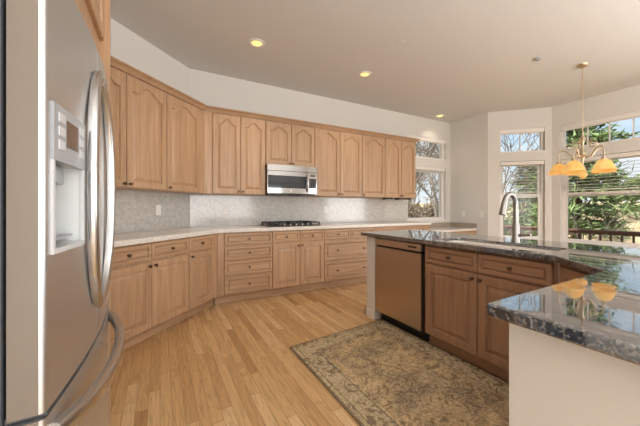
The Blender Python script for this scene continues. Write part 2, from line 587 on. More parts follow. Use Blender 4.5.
# ------------------------------------------------------------------ mesh helpers
class MB:
    def __init__(s):
        s.bm = bmesh.new()

    def quad(s, vs):
        return s.bm.faces.new(vs)

    def box(s, x0, x1, y0, y1, z0, z1, bev=0.0):
        r = bmesh.ops.create_cube(s.bm, size=1.0, matrix=Matrix.LocRotScale(
            Vector(((x0 + x1) / 2, (y0 + y1) / 2, (z0 + z1) / 2)), None,
            Vector((abs(x1 - x0), abs(y1 - y0), abs(z1 - z0)))))
        if bev:
            es = list({e for v_ in r['verts'] for e in v_.link_edges})
            bmesh.ops.bevel(s.bm, geom=es, offset=bev, segments=2, affect='EDGES', profile=0.5)
        return s

    def loops(s, ls, cap0=True, cap1=True, closed=True):
        """bridge a list of equal-length point loops"""
        rows = [[s.bm.verts.new(p) for p in l] for l in ls]
        k = len(rows[0])
        for a, c in zip(rows, rows[1:]):
            for i in range(k if closed else k - 1):
                j = (i + 1) % k
                s.bm.faces.new((a[i], a[j], c[j], c[i]))
        if cap0:
            s.bm.faces.new(list(reversed(rows[0])))
        if cap1:
            s.bm.faces.new(rows[-1])
        return s

    def tube(s, pts, rad, seg=8, closed=False):
        pts = [Vector(p) for p in pts]
        rads = rad if isinstance(rad, (list, tuple)) else [rad] * len(pts)
        ls = []
        up = None
        for i, p in enumerate(pts):
            a = pts[i - 1] if i > 0 else (pts[-1] if closed else p)
            c = pts[i + 1] if i < len(pts) - 1 else (pts[0] if closed else p)
            T = (c - a).normalized()
            if up is None:
                up = Vector((0, 0, 1)) if abs(T.z) < 0.9 else Vector((1, 0, 0))
            N = (up - T * up.dot(T))
            if N.length < 1e-5:
                N = T.orthogonal()
            N.normalize()
            up = N
            B = T.cross(N)
            ls.append([p + (N * math.cos(2 * math.pi * q / seg) + B * math.sin(2 * math.pi * q / seg)) * rads[i] for q in range(seg)])
        if closed:
            ls.append(ls[0])
            return s.loops(ls, False, False)
        return s.loops(ls)

    def lathe(s, prof, c=(0, 0, 0), axis='z', seg=20):
        """profile of (radius, height); closed with caps when radius > 0 at the ends"""
        c = Vector(c)
        ls = []
        for r, h in prof:
            r = max(r, 1e-4)
            l = []
            for q in range(seg):
                a = 2 * math.pi * q / seg
                if axis == 'z':
                    l.append(c + Vector((r * math.cos(a), r * math.sin(a), h)))
                elif axis == '-y':
                    l.append(c + Vector((r * math.cos(a), -h, r * math.sin(a))))
                else:
                    l.append(c + Vector((h, r * math.cos(a), r * math.sin(a))))
            ls.append(l)
        return s.loops(ls)

    def prism(s, poly, z0, z1):
        return s.loops([[(x, y, z0) for x, y in poly], [(x, y, z1) for x, y in poly]])

    def build(s, name, mat, parent=None, smooth=False, recalc=True):
        if recalc:
            bmesh.ops.recalc_face_normals(s.bm, faces=s.bm.faces[:])
        me = bpy.data.meshes.new(name)
        s.bm.to_mesh(me)
        s.bm.free()
        if isinstance(mat, (list, tuple)):
            for q in mat:
                me.materials.append(q)
        else:
            me.materials.append(mat)
        if smooth:
            for p in me.polygons:
                p.use_smooth = True
            try:
                me.set_sharp_from_angle(angle=R_(40))
            except Exception:
                pass
        o = bpy.data.objects.new(name, me)
        COL.objects.link(o)
        if parent:
            o.parent = parent
        return o


def tag(o, label=None, cat=None, group=None, kind=None):
    if label:
        o['label'] = label
    if cat:
        o['category'] = cat
    if group:
        o['group'] = group
    if kind:
        o['kind'] = kind
    return o


def thing(name, label, cat, loc=(0, 0, 0), rz=0.0, group=None):
    o = bpy.data.objects.new(name, None)
    o.empty_display_size = 0.1
    o.location = loc
    o.rotation_euler = (0, 0, rz)
    COL.objects.link(o)
    return tag(o, label, cat, group)


def structure(o):
    o['kind'] = 'structure'
    return o


def copy_tree(o, parent=None):
    c = o.copy()
    COL.objects.link(c)
    if parent:
        c.parent = parent
    for ch in list(o.children):
        copy_tree(ch, c)
    return c


# ------------------------------------------------------------------ room shell
CEIL = 3.02
XL, YB, XR = -0.97, 4.23, 5.562
DIAG = 3.89                      # left diagonal wall: y = x + DIAG
PL = (XL, XL + DIAG)             # left wall / diagonal
PC = (YB - DIAG, YB)             # diagonal / back wall
PA = (XR, YB)
PB = (XR, 3.393)
PD = (6.302, 2.653)
PE = (6.302, 0.30)
REAR = -3.0


def wall(name, p, q, holes=(), z0=0.0, z1=CEIL, th=0.16, mat=None):
    """a wall of thickness th outside the line p to q (the room is to its right), with rectangular openings (s0, s1, z0, z1)"""
    p, q = Vector((*p, 0)), Vector((*q, 0))
    d = (q - p)
    ln = d.length
    d.normalize()
    nrm = Vector((-d.y, d.x, 0))
    ss = sorted({0.0, ln, *[h for k in holes for h in k[:2]]})
    zs = sorted({z0, z1, *[h for k in holes for h in k[2:]]})

    def solid(i, j):
        if i < 0 or j < 0 or i >= len(ss) - 1 or j >= len(zs) - 1:
            return False
        a, c = (ss[i] + ss[i + 1]) / 2, (zs[j] + zs[j + 1]) / 2
        return not any(k[0] < a < k[1] and k[2] < c < k[3] for k in holes)
    mb = MB()
    P = lambda s_, w_, z_: tuple(p + d * s_ + nrm * w_ + Vector((0, 0, z_)))
    cache = {}

    def V(*k):
        if k not in cache:
            cache[k] = mb.bm.verts.new(P(*k))
        return cache[k]
    for i in range(len(ss) - 1):
        for j in range(len(zs) - 1):
            if not solid(i, j):
                continue
            a, c, e0, e1 = ss[i], ss[i + 1], zs[j], zs[j + 1]
            mb.quad((V(a, 0, e0), V(c, 0, e0), V(c, 0, e1), V(a, 0, e1)))
            mb.quad((V(a, th, e0), V(a, th, e1), V(c, th, e1), V(c, th, e0)))
            if not solid(i - 1, j):
                mb.quad((V(a, 0, e0), V(a, 0, e1), V(a, th, e1), V(a, th, e0)))
            if not solid(i + 1, j):
                mb.quad((V(c, 0, e0), V(c, th, e0), V(c, th, e1), V(c, 0, e1)))
            if not solid(i, j - 1):
                mb.quad((V(a, 0, e0), V(a, th, e0), V(c, th, e0), V(c, 0, e0)))
            if not solid(i, j + 1):
                mb.quad((V(a, 0, e1), V(c, 0, e1), V(c, th, e1), V(a, th, e1)))
    return structure(mb.build(name, mat or M['wall']))


room = [(XL, REAR), PL, PC, PA, PB, PD, PE, (6.302, REAR)]
outer = [(XL - .15, REAR - 1), (XL - .15, PL[1] + .1), (PC[0] - .1, YB + .15), (XR + .15, YB + .15), (XR + .15, 3.46), (6.45, 2.72), (6.45, REAR - 1)]
structure(MB().prism(outer, -0.12, 0.0).build('floor', M['floor']))
structure(MB().prism(outer, CEIL, CEIL + 0.15).build('ceiling', M['ceil']))
wall('wall_left', (XL, REAR), PL)
wall('wall_left_diagonal', PL, PC)
W1H = [(4.28 - PC[0], 5.42 - PC[0], 2.19, 2.63), (4.28 - PC[0], 5.42 - PC[0], 0.90, 2.02)]
wall('wall_back', PC, PA, W1H)
wall('wall_right', PA, PB)
BL = math.hypot(PD[0] - PB[0], PD[1] - PB[1])
WBH = [(0.205, 0.937, 2.22, 2.66), (0.205, 0.937, 0.56, 2.055)]
wall('wall_right_bay', PB, PD, WBH)
CY0 = PD[1]
WCH = [(CY0 - 2.53, CY0 - 0.95, 2.215, 2.63), (CY0 - 2.53, CY0 - 0.95, 0.55, 2.035)]
wall('wall_right_nook', PD, PE, WCH)
wall('wall_right_rear', PE, (6.302, REAR), [(0.15, 3.15, 0.48, 2.04)])  # unseen wall, added with an opening for the right fill lamp
wall('wall_rear', (6.302, REAR), (XL, REAR), [(2.95, 7.1, 0.06, 2.05)])  # unseen wall added to darken the microwave's reflection; opening lets rear fill in
# short baseboards at the foot of the bay
for nm, p, q in (('baseboard_right', PA, PB), ('baseboard_right_bay', PB, PD), ('baseboard_right_nook', PD, PE)):
    p_, q_ = Vector((*p, 0)), Vector((*q, 0))
    d = (q_ - p_).normalized()
    nr = Vector((d.y, -d.x, 0))
    mb = MB()
    a, c = p_ + d * 0.02, q_ - d * 0.02
    prof = [(0.0, 0.0), (0.014, 0.0), (0.014, 0.085), (0.006, 0.10), (0.0, 0.10)]
    mb.loops([[tuple(e_ + nr * w_ + Vector((0, 0, h_))) for w_, h_ in prof] for e_ in (a, c)])
    structure(mb.build(nm, M['white']))


# ------------------------------------------------------------------ windows
def window(name, p, q, hole, muntins=(), meeting=None, fw=0.035, inset=0.075):
    """a white unit set in a wall opening; local x along the wall, y outward"""
    p_, q_ = Vector((*p, 0)), Vector((*q, 0))
    d = (q_ - p_).normalized()
    ang = math.atan2(d.y, d.x)
    root = bpy.data.objects.new(name, None)
    root.location = p_
    root.rotation_euler = (0, 0, ang)
    COL.objects.link(root)
    structure(root)
    s0, s1, z0, z1 = hole
    y0, y1 = inset, inset + 0.07

    def ring(mb, a, c, e0, e1, w_, ya, yb):
        mb.box(a, a + w_, ya, yb, e0, e1)
        mb.box(c - w_, c, ya, yb, e0, e1)
        mb.box(a + w_, c - w_, ya, yb, e0, e0 + w_)
        mb.box(a + w_, c - w_, ya, yb, e1 - w_, e1)
    mb = MB()
    ring(mb, s0, s1, z0, z1, fw, y0, y1)
    mb.build('window_frame', M['vinyl'], root)
    a, c, e0, e1 = s0 + fw, s1 - fw, z0 + fw, z1 - fw
    if meeting:
        for (b0, b1, ya, yb) in ((e0, meeting + 0.035, y0 + 0.01, y0 + 0.035), (meeting - 0.04, e1, y0 + 0.036, y0 + 0.06)):
            mb = MB()
            ring(mb, a, c, b0, b1, 0.042, ya, yb)
            sash = mb.build('sash', M['vinyl'], root)
            g = MB().box(a + .042, c - .042, (ya + yb) / 2 - .003, (ya + yb) / 2 + .003, b0 + .042, b1 - .042)
            g.build('pane', M['glass'], sash)
    else:
        g = MB().box(a, c, y0 + .03, y0 + .036, e0, e1)
        g.build('pane', M['glass'], root)
    if muntins:
        mb = MB()
        for s_ in muntins:
            mb.box(s_ - .008, s_ + .008, y0 + .02, y0 + .046, e0, e1)
        mb.build('muntin', M['vinyl'], root)
    # stool at the bottom of the opening
    MB().box(s0, s1, 0.0, inset, z0 - .0, z0 + .018).build('window_sill', M['white'], root)
    return root


window('window_1', PC, PA, W1H[0], muntins=(), fw=0.045, inset=0.06)
window('window_2', PC, PA, (*W1H[1][:2], 0.90, 2.02), fw=0.07, inset=0.06)
window('window_3', PB, PD, WBH[0], muntins=(0.205 + .366,))
window('window_4', PB, PD, WBH[1], meeting=1.405)
window('window_5', PD, PE, WCH[0], muntins=[CY0 - y for y in (2.179, 1.902, 1.629, 1.35)])
window('window_6', PD, PE, WCH[1], meeting=1.41)


def blind(label, p, q, s0, s1, ztop, zbot, pitch=0.054, stacked=False, group='horizontal window blinds'):
    p_, q_ = Vector((*p, 0)), Vector((*q, 0))
    d = (q_ - p_).normalized()
    r = thing('window_blind', label, 'blind', p_, math.atan2(d.y, d.x), group)
    MB().box(s0 + .008, s1 - .008, 0.006, 0.062, ztop - .065, ztop - .001, 0.004).build('headrail', M['white'], r)
    mb = MB()
    zz = ztop - .085
    while zz > zbot + .02:
        if stacked:
            mb.box(s0 + .015, s1 - .015, 0.010, 0.056, zz - .0016, zz + .0016)
            zz -= 0.006
        else:
            ya, yb, dz_ = 0.016, 0.052, 0.005
            mb.loops([[(x, ya, zz - dz_ - .0012), (x, yb, zz + dz_ - .0012), (x, yb, zz + dz_ + .0012), (x, ya, zz - dz_ + .0012)] for x in (s0 + .015, s1 - .015)])
            zz -= pitch
    mb.build('slats', M['slat'], r)
    MB().box(s0 + .015, s1 - .015, 0.010, 0.056, zbot, zbot + .014, 0.003).build('bottom_rail', M['white'], r)
    for f in (0.15, 0.85):
        x = s0 + (s1 - s0) * f
        MB().tube([(x, .033, zbot + .015), (x, .033, ztop - .066)], 0.0012, 5).build('ladder_cord', M['plate'], r)
    return r


blind('white blind pulled up tight in the back wall window beside the cabinets', PC, PA, *W1H[1][:2], 2.02, 1.91, stacked=True)
blind('white blind with open slats over the narrow window behind the faucet', PB, PD, *WBH[1][:2], 2.05, 1.46)
blind('white blind with open slats over the wide window behind the chandelier', PD, PE, *WCH[1][:2], 2.03, 1.47)
# slim closed head boxes in the clerestory openings
for lb, p, q, h in (('slim white shade box at the top of the high window above the faucet', PB, PD, WBH[0]),
                    ('slim white shade box at the top of the wide high window with muntins', PD, PE, WCH[0]),
                    ('slim white shade box at the top of the high window over the branches', PC, PA, W1H[0])):
    p_, q_ = Vector((*p, 0)), Vector((*q, 0))
    d = (q_ - p_).normalized()
    r = thing('shade_box', lb, 'shade', p_, math.atan2(d.y, d.x), 'rolled shade boxes')
    MB().box(h[0] + .004, h[1] - .004, 0.004, 0.07, h[3] - .075, h[3] - .001, 0.004).build('cassette', M['white'], r)
    MB().box(h[0] + .012, h[1] - .012, 0.02, 0.05, h[3] - .088, h[3] - .076, 0.003).build('bottom_rail', M['vinyl'], r)


# ------------------------------------------------------------------ cabinets
def inner_loop(x0, x1, z0, z1, o, arch):
    """opening outline, shrunk by o; cathedral arch on top"""
    a, c, e0 = x0 + o, x1 - o, z0 + o
    pts = [(a, e0), (c, e0)]
    N = 20
    hw = (x1 - x0) / 2
    cx_ = (x0 + x1) / 2
    for k in range(N + 1):
        f = 1 - 2 * k / N
        x = cx_ + f * (hw - o)
        u = abs((x - cx_) / hw)
        if arch:
            w_ = min(1.0, u / 0.80)
            bump_ = (1 - w_ * w_) ** 1.6
            z = z1 - arch + arch * bump_ - o
        else:
            z = z1 - o
        pts.append((x, z))
    return pts


def outer_loop(x0, x1, z0, z1, o):
    pts = [(x0 + o, z0 + o), (x1 - o, z0 + o)]
    N = 20
    for k in range(N + 1):
        pts.append((x1 - o - (x1 - x0 - 2 * o) * k / N, z1 - o))
    return pts


def raised_panel(x0, x1, z0, z1, fr=0.058, arch=0.0, top=None, raise_=0.040):
    top = top or fr
    P = lambda l, y: [(x, y, z) for x, z in l]
    i = lambda o: inner_loop(x0 + fr, x1 - fr, z0 + fr, z1 - top, o, arch)
    mb = MB()
    mb.loops([P(outer_loop(x0, x1, z0, z1, 0), 0.0), P(outer_loop(x0, x1, z0, z1, 0), -0.016),
              P(outer_loop(x0, x1, z0, z1, 0.004), -0.020), P(i(0), -0.020), P(i(0.003), -0.007),
              P(i(0.009), -0.006), P(i(raise_), -0.0175), P(i(raise_ + 0.002), -0.0175)])
    return mb


def knob(parent, x, z, y=-0.020):
    MB().lathe([(0.0, 0.0), (0.008, 0.0), (0.006, 0.010), (0.012, 0.016), (0.0145, 0.022), (0.012, 0.028), (0.0, 0.031)],
               (x, y, z), '-y', 14).build('knob', M['knob'], parent, True)


def door(root, x0, x1, z0, z1, arch=0.0, kx=None, kz=None, w='wood'):
    g = 0.003
    d = raised_panel(x0 + g, x1 - g, z0 + g, z1 - g, 0.056, arch, 0.050 if arch else None).build('door', M[w + '_v'], root)
    if kx is not None:
        knob(d, kx, kz)
    return d


def drawer(root, x0, x1, z0, z1, knobs, w='wood'):
    g = 0.003
    h = z1 - z0
    fr = 0.028 if h < 0.2 else 0.042
    d = raised_panel(x0 + g, x1 - g, z0 + g, z1 - g, fr, 0.0, None, 0.016).build('drawer', M[w + '_h'], root)
    for kx in knobs:
        knob(d, kx, (z0 + z1) / 2, -0.0175)
    return d


def base_cabinet(label, loc, rz, wd, parts, depth=0.585, w='wood', group=None, kick=0.075, kx0=0.0008):
    r = thing('base_cabinet', label, 'cabinet', loc, rz, group)
    MB().box(0.0008, wd - 0.0008, 0.0, depth, 0.115, 0.872).build('carcass', M[w + '_v'], r)
    MB().box(kx0, wd - 0.0008, kick, kick + 0.02, 0.001, 0.115).build('toe_kick', M[w + '_h'], r)
    for p_ in parts:
        if p_[0] == 'door':
            _, x0, x1, z0, z1, side = p_
            kx = x1 - 0.030 if side == 'r' else x0 + 0.030
            door(r, x0, x1, z0, z1, 0.0, kx, z1 - 0.035, w)
        else:
            _, x0, x1, z0, z1, ks = p_
            drawer(r, x0, x1, z0, z1, ks, w)
    return r


DR0, DR1 = 0.715, 0.862     # top drawer
DZ0, DZ1 = 0.118, 0.700     # door below it
YF = 3.64                   # carcass front of the back run
c45 = math.sqrt(0.5)


def left_pt(x, c):           # carcass front point on the diagonal run, door face on y = x + c
    return (x - 0.02 * c45, x + c + 0.02 * c45, 0)


# diagonal run, base: a two-door and a one-door unit
A0, A1, A2 = -0.385, 0.261, 0.541
wA = (A1 - A0) / c45
base_cabinet('two-door maple base cabinet with two drawers on the angled run next to the refrigerator', left_pt(A0, 3.01), R_(45), wA,
             [('door', 0, wA / 2, DZ0, DZ1, 'r'), ('door', wA / 2, wA, DZ0, DZ1, 'l'),
              ('drawer', 0, wA / 2, DR0, DR1, [wA / 4]), ('drawer', wA / 2, wA, DR0, DR1, [wA * .75])], group='base cabinets')
wB = (A2 - A1) / c45
r = base_cabinet('narrow single-door maple base cabinet at the end of the angled run before the corner', left_pt(A1, 3.01), R_(45), wB,
                 [('door', 0.006, wB, DZ0, DZ1, 'l'), ('drawer', 0.006, wB, DR0, DR1, [wB / 2])], group='base cabinets')
# corner stile that closes the angle
fx = wB
MB().prism([(fx, 0.0), (fx + 0.105, 0.0), (fx + 0.085, 0.05), (fx, 0.05)], 0.115, 0.872).build('corner_stile', M['wood_v'], r)
MB().box(fx, fx + 0.126, 0.075, 0.095, 0.001, 0.115).build('toe_kick', M['wood_h'], r)

# back run, base
bx = [0.6035, 0.675, 1.279, 2.057, 2.966, 3.842, 4.215]
wv = bx[2] - bx[0]
o0 = bx[1] - bx[0]
zz = [0.118, 0.345, 0.520, 0.700]
base_cabinet('maple base cabinet of four stacked drawers at the inside corner', (bx[0], YF, 0), 0, wv,
             [('drawer', o0, wv, 0.118, 0.345, [(o0 + wv) / 2]), ('drawer', o0, wv, 0.352, 0.525, [(o0 + wv) / 2]),
              ('drawer', o0, wv, 0.532, 0.700, [(o0 + wv) / 2]), ('drawer', o0, wv, DR0, DR1, [(o0 + wv) / 2])], group='base cabinets', kx0=-0.024)
wv = bx[3] - bx[2]
h_ = 1.672 - bx[2]
base_cabinet('two-door maple base cabinet with two small drawers below the gas cooktop', (bx[2], YF, 0), 0, wv,
             [('door', 0, h_, DZ0, DZ1, 'r'), ('door', h_, wv, DZ0, DZ1, 'l'),
              ('drawer', 0, h_, DR0, DR1, [h_ / 2]), ('drawer', h_, wv, DR0, DR1, [(h_ + wv) / 2])], group='base cabinets')
wv = bx[4] - bx[3]
h_ = wv * 0.497
base_cabinet('maple base cabinet with two wide drawers each with two knobs, beside the island end', (bx[3], YF, 0), 0, wv,
             [('drawer', 0, wv, 0.118, 0.405, [wv * .24, wv * .76]), ('drawer', 0, wv, 0.412, 0.700, [wv * .24, wv * .76]),
              ('drawer', 0, h_, DR0, DR1, [h_ / 2]), ('drawer', h_, wv, DR0, DR1, [(h_ + wv) / 2])], group='base cabinets')
wv = bx[5] - bx[4]
h_ = 3.476 - bx[4]
base_cabinet('maple base cabinet mostly hidden by the island, its drawer tops showing over the dishwasher', (bx[4], YF, 0), 0, wv,
             [('door', 0, h_, DZ0, DZ1, 'r'), ('door', h_, wv, DZ0, DZ1, 'l'),
              ('drawer', 0, h_, DR0, DR1, [h_ / 2]), ('drawer', h_, wv, DR0, DR1, [(h_ + wv) / 2])], group='base cabinets')
wv = bx[6] - bx[5]
base_cabinet('last narrow maple base cabinet before the lower desk top by the back window', (bx[5], YF, 0), 0, wv,
             [('door', 0, wv, DZ0, DZ1, 'l'), ('drawer', 0, wv, DR0, DR1, [wv / 2])], group='base cabinets')

# pale counter of the angled and back runs, one slab
e_ = 0.025
lc = 3.01 - e_ / c45            # front edge of the diagonal run
yf = 3.62 - e_
poly = [(-0.40, -0.40 + lc), (yf - lc, yf), (4.222, yf), (4.222, YB - 0.012), (PC[0] + 0.004, YB - 0.012), (-0.955, -0.955 + DIAG - 0.016), (-0.955, -0.40 + lc - 0.25), (-0.655, -0.655 + lc)]
cn = MB().prism(poly[:1] + poly[1:], 0.873, 0.918)
cn = cn.build('countertop', M['counter'])
tag(cn, 'pale stone countertop bending along the angled and back walls', 'countertop')
bv = cn.modifiers.new('b', 'BEVEL')
bv.width = 0.006
bv.segments = 2
bv.limit_method = 'ANGLE'

# lower desk top between the last cabinet and the right wall
dk = thing('desk_top', 'low pale desk top under the back window in the corner', 'desk', (0, 0, 0))
MB().box(4.226, XR - 0.004, 3.60, YB - 0.004, 0.725, 0.765, 0.004).build('slab', M['counter'], dk)
MB().box(4.226, XR - 0.004, 3.63, 3.65, 0.63, 0.724).build('apron', M['wood_h'], dk)
MB().box(4.226, 4.246, 3.65, YB - 0.03, 0.001, 0.724).build('side_panel', M['wood_v'], dk)
MB().box(XR - 0.03, XR - 0.006, 3.65, YB - 0.03, 0.001, 0.724).build('side_panel', M['wood_v'], dk)
MB().box(4.226, XR - 0.026, YB - 0.024, YB - 0.002, 0.767, 0.862).build('back_splash', M['desk_splash'], dk)
MB().box(XR - 0.024, XR - 0.002, 3.62, YB - 0.002, 0.767, 0.862).build('side_splash', M['desk_splash'], dk)

# mosaic on the walls between counter and uppers
bs = MB().box(PC[0] + 0.006, 4.27, YB - 0.010, YB - 0.001, 0.9195, 1.372).build('trim_1', M['mosaic'])
structure(bs)
bs = MB().box(0.0, 1.80, -0.010, -0.001, 0.9195, 1.372).build('trim_2', M['mosaic'])
bs.location = (-0.94, -0.94 + DIAG, 0)
bs.rotation_euler = (0, 0, R_(45))
structure(bs)

# ------------------------------------------------------------------ upper cabinets
UZ0, UZ1 = 1.352, 2.372
UY = 3.90


def upper_cabinet(label, loc, rz, wd, doors, z0=UZ0, z1=UZ1, depth=0.325, group='upper cabinets'):
    r = thing('upper_cabinet', label, 'cabinet', loc, rz, group)
    MB().box(0.0008, wd - 0.0008, 0.0, depth, z0, z1 + 0.012).build('carcass', M['wood_v'], r)
    for x0, x1, side in doors:
        kx = None if side is None else (x1 - 0.028 if side == 'r' else x0 + 0.028)
        door(r, x0, x1, z0 + 0.002, z1, 0.075 if z1 - z0 > 0.7 else 0.062, kx, z0 + 0.035)
    return r


U0, U1, U2, U3 = -0.580, -0.262, 0.063, 0.425
UC = 3.39
wq = (U2 - U0) / c45
sp = (U1 - U0) / c45
upper_cabinet('tall two-door maple upper cabinet on the angled wall next to the refrigerator', left_pt(U0, UC), R_(45), wq,
              [(0, sp, 'r'), (sp, wq, 'l')])
wq = (U3 - U2) / c45
r = upper_cabinet('tall single wide-door maple upper cabinet on the angled wall at the inside corner', left_pt(U2, UC), R_(45), wq, [(0.004, wq, 'l')], depth=0.30)
MB().prism([(wq, 0.0), (wq + 0.10, 0.0), (wq + 0.08, 0.06), (wq, 0.06)], UZ0, UZ1 + 0.012).build('corner_stile', M['wood_v'], r)
ux_ = [0.53, 0.580, 0.931, 1.272]
upper_cabinet('tall two-door maple upper cabinet between the corner and the microwave', (0.4835, UY, 0), 0, 1.2725 - 0.4835,
              [(0.0965, 0.4485, 'r'), (0.4485, 1.2725 - 0.4835, 'l')])
upper_cabinet('short two-door maple upper cabinet directly above the microwave', (1.2735, UY, 0), 0, 2.0365 - 1.2735,
              [(0.0, 0.383, 'r'), (0.383, 0.763, 'l')], z0=1.772)
upper_cabinet('tall two-door maple upper cabinet directly beyond the microwave', (2.0375, UY, 0), 0, 2.916 - 2.0375,
              [(0.0, 0.449, 'r'), (0.449, 2.916 - 2.0375, 'l')])
upper_cabinet('tall single-door maple upper cabinet, second unit from the back window', (2.917, UY, 0), 0, 3.408 - 2.917, [(0.0, 0.491, 'l')])
upper_cabinet('tall two-door maple upper cabinet ending beside the back window', (3.409, UY, 0), 0, 4.14 - 3.409,
              [(0.0, 0.377, 'r'), (0.377, 0.731, 'l')])

# under-cabinet fixtures near the window
for i, (x0, x1, lb) in enumerate(((3.50, 3.64, 'small dark puck fixture under the last upper cabinet, nearest the microwave'),
                                  (3.80, 4.08, 'long dark fixture under the last upper cabinet, beside the window'))):
    r = thing('under_cabinet_light', lb, 'light', (x0, 3.95, 1.352), 0, 'fixtures under the cabinets')
    MB().box(0, x1 - x0, 0, 0.11, -0.030, -0.0005, 0.005).build('housing', M['black'], r)
    MB().box(0.015, x1 - x0 - 0.015, 0.015, 0.095, -0.034, -0.0302).build('lens', M['plate'], r)

# crown moulding swept over both runs
prof = [(0.0, 2.385), (0.022, 2.385), (0.024, 2.392), (0.030, 2.397), (0.040, 2.412), (0.058, 2.424), (0.066, 2.426), (0.066, 2.440), (0.0, 2.440)]


def sweep(path, prof_, closed=False):
    """path of plan points; profile is pushed out to the path's right-hand side"""
    ps = [Vector(p) for p in path]
    dirs = [(c - a).normalized() for a, c in zip(ps, ps[1:])]
    ns = [Vector((d.y, -d.x)) for d in dirs]
    rows = []
    for i, p in enumerate(ps):
        if i == 0:
            mv = ns[0]
        elif i == len(ps) - 1:
            mv = ns[-1]
        else:
            mv = (ns[i - 1] + ns[i])
            mv = mv / (mv.dot(ns[i]))
        rows.append([(p.x + mv.x * w_, p.y + mv.y * w_, h_) for w_, h_ in prof_])
    return MB().loops(rows)


cu = UC + 0.02 / c45
cm = sweep([(U0, U0 + cu), (UY - cu, UY), (4.14, UY), (4.14, YB - 0.01)], prof).build('crown_molding', M['wood_h'])
tag(cm, 'stepped maple crown moulding running along the tops of the tall upper cabinets', 'molding')

# ------------------------------------------------------------------ microwave
mw = thing('microwave', 'stainless over-the-range microwave with dark window above the cooktop', 'microwave', (1.276, 3.81, 1.362))
mwW, mwH = 0.758, 0.405
MB().box(0, mwW, 0.035, 0.41, 0.004, mwH, 0.004).build('body', M['black'], mw)


def curved_front(x0, x1, z0, z1, bulge, wid, y0=0.0, th=0.034, nx=14):
    """front skin that bows toward the room"""
    mb = MB()
    xs = [x0 + (x1 - x0) * k / nx for k in range(nx + 1)]
    yb = lambda x: y0 - bulge * 4 * (x / wid) * (1 - x / wid)
    pl = [(x, yb(x)) for x in xs] + [(x1, y0 + th), (x0, y0 + th)]
    mb.prism(pl, z0, z1)
    return mb


vent = curved_front(0, mwW, 0.325, mwH, 0.022, mwW).build('vent_grille', M['steel_h'], mw, True)
curved_front(0.01, mwW - 0.01, 0.318, 0.3245, 0.014, mwW).build('vent_slot', M['black'], mw)
dr_ = curved_front(0, 0.605, 0.012, 0.317, 0.022, mwW).build('door', M['steel_h'], mw, True)
curved_front(0.006, 0.582, 0.085, 0.258, 0.024, mwW, 0.0, 0.004).build('door_window', M['dark_glass'], dr_, True)
hp = [(0.588, -0.022 - 0.03 * math.sin(math.pi * k / 10), 0.04 + 0.25 * k / 10) for k in range(11)]
MB().tube(hp, 0.009, 10).build('handle', M['steel_handle'], dr_, True)
pn = curved_front(0.609, mwW, 0.012, 0.317, 0.022, mwW).build('control_panel', M['steel_h'], mw, True)
curved_front(0.625, 0.742, 0.095, 0.235, 0.0235, mwW, 0.0, 0.003).build('keypad', M['dark_glass'], pn, True)
curved_front(0.640, 0.728, 0.262, 0.292, 0.0235, mwW, 0.0, 0.003).build('display', M['display'], pn, True)
mb = MB()
for i in range(3):
    for j in range(4):
        mb.box(0.634 + i * 0.034, 0.658 + i * 0.034, -0.0145 + i * 0.0022 - .004, -0.010 + i * .0022, 0.105 + j * 0.030, 0.124 + j * 0.030)
mb.build('keys', M['rubber'], pn)
MB().lathe([(0.0, 0.0), (0.016, 0.0), (0.016, 0.003), (0.0, 0.004)], (0.335, -0.0215, 0.055), '-y', 20).build('badge', M['plate'], dr_, True)
MB().box(0.02, mwW - 0.02, 0.04, 0.38, -0.008, 0.0035).build('underside_grille', M['rubber'], mw)
for lx in (0.22, 0.54):
    MB().box(lx, lx + 0.09, 0.05, 0.09, -0.0095, -0.0085).build('task_lamp', M['plate'], mw)

# ------------------------------------------------------------------ cooktop
ck = thing('gas_cooktop', 'black gas cooktop with iron grates on the pale counter under the microwave', 'cooktop', (1.285, 3.70, 0.918))
MB().box(0, 0.765, 0, 0.50, 0.0005, 0.012, 0.004).build('glass_top', M['black'], ck)
for gx in (0.02, 0.275, 0.53):
    mb = MB()
    w_ = 0.225
    h0, h1 = 0.040, 0.054
    for xx in (gx, gx + w_ - 0.014):
        mb.box(xx, xx + 0.014, 0.03, 0.46, h0, h1)
    for yy in (0.03, 0.235, 0.446):
        mb.box(gx, gx + w_, yy, yy + 0.014, h0, h1)
    mb.box(gx + w_ / 2 - .006, gx + w_ / 2 + .006, 0.03, 0.46, h0, h1)
    for xx in (gx, gx + w_ - 0.016):
        for yy in (0.03, 0.446):
            mb.box(xx, xx + 0.016, yy, yy + 0.016, 0.0125, h0)
    mb.build('grate', M['iron'], ck)
for bx_, by_, br_ in ((0.13, 0.14, 0.035), (0.13, 0.36, 0.045), (0.39, 0.25, 0.055), (0.64, 0.14, 0.04), (0.64, 0.36, 0.035)):
    MB().lathe([(0.0, 0.012), (br_ + .012, 0.0125), (br_ + .010, 0.022), (br_, 0.024), (br_, 0.032), (0.0, 0.034)], (bx_, by_, 0), 'z', 18).build('burner', M['iron'], ck, True)
for k in range(5):
    MB().lathe([(0.0, 0.012), (0.019, 0.0125), (0.016, 0.034), (0.0, 0.036)], (0.20 + k * 0.09, 0.018 + 0.012, 0), 'z', 14).build('knob', M['chrome'], ck, True)


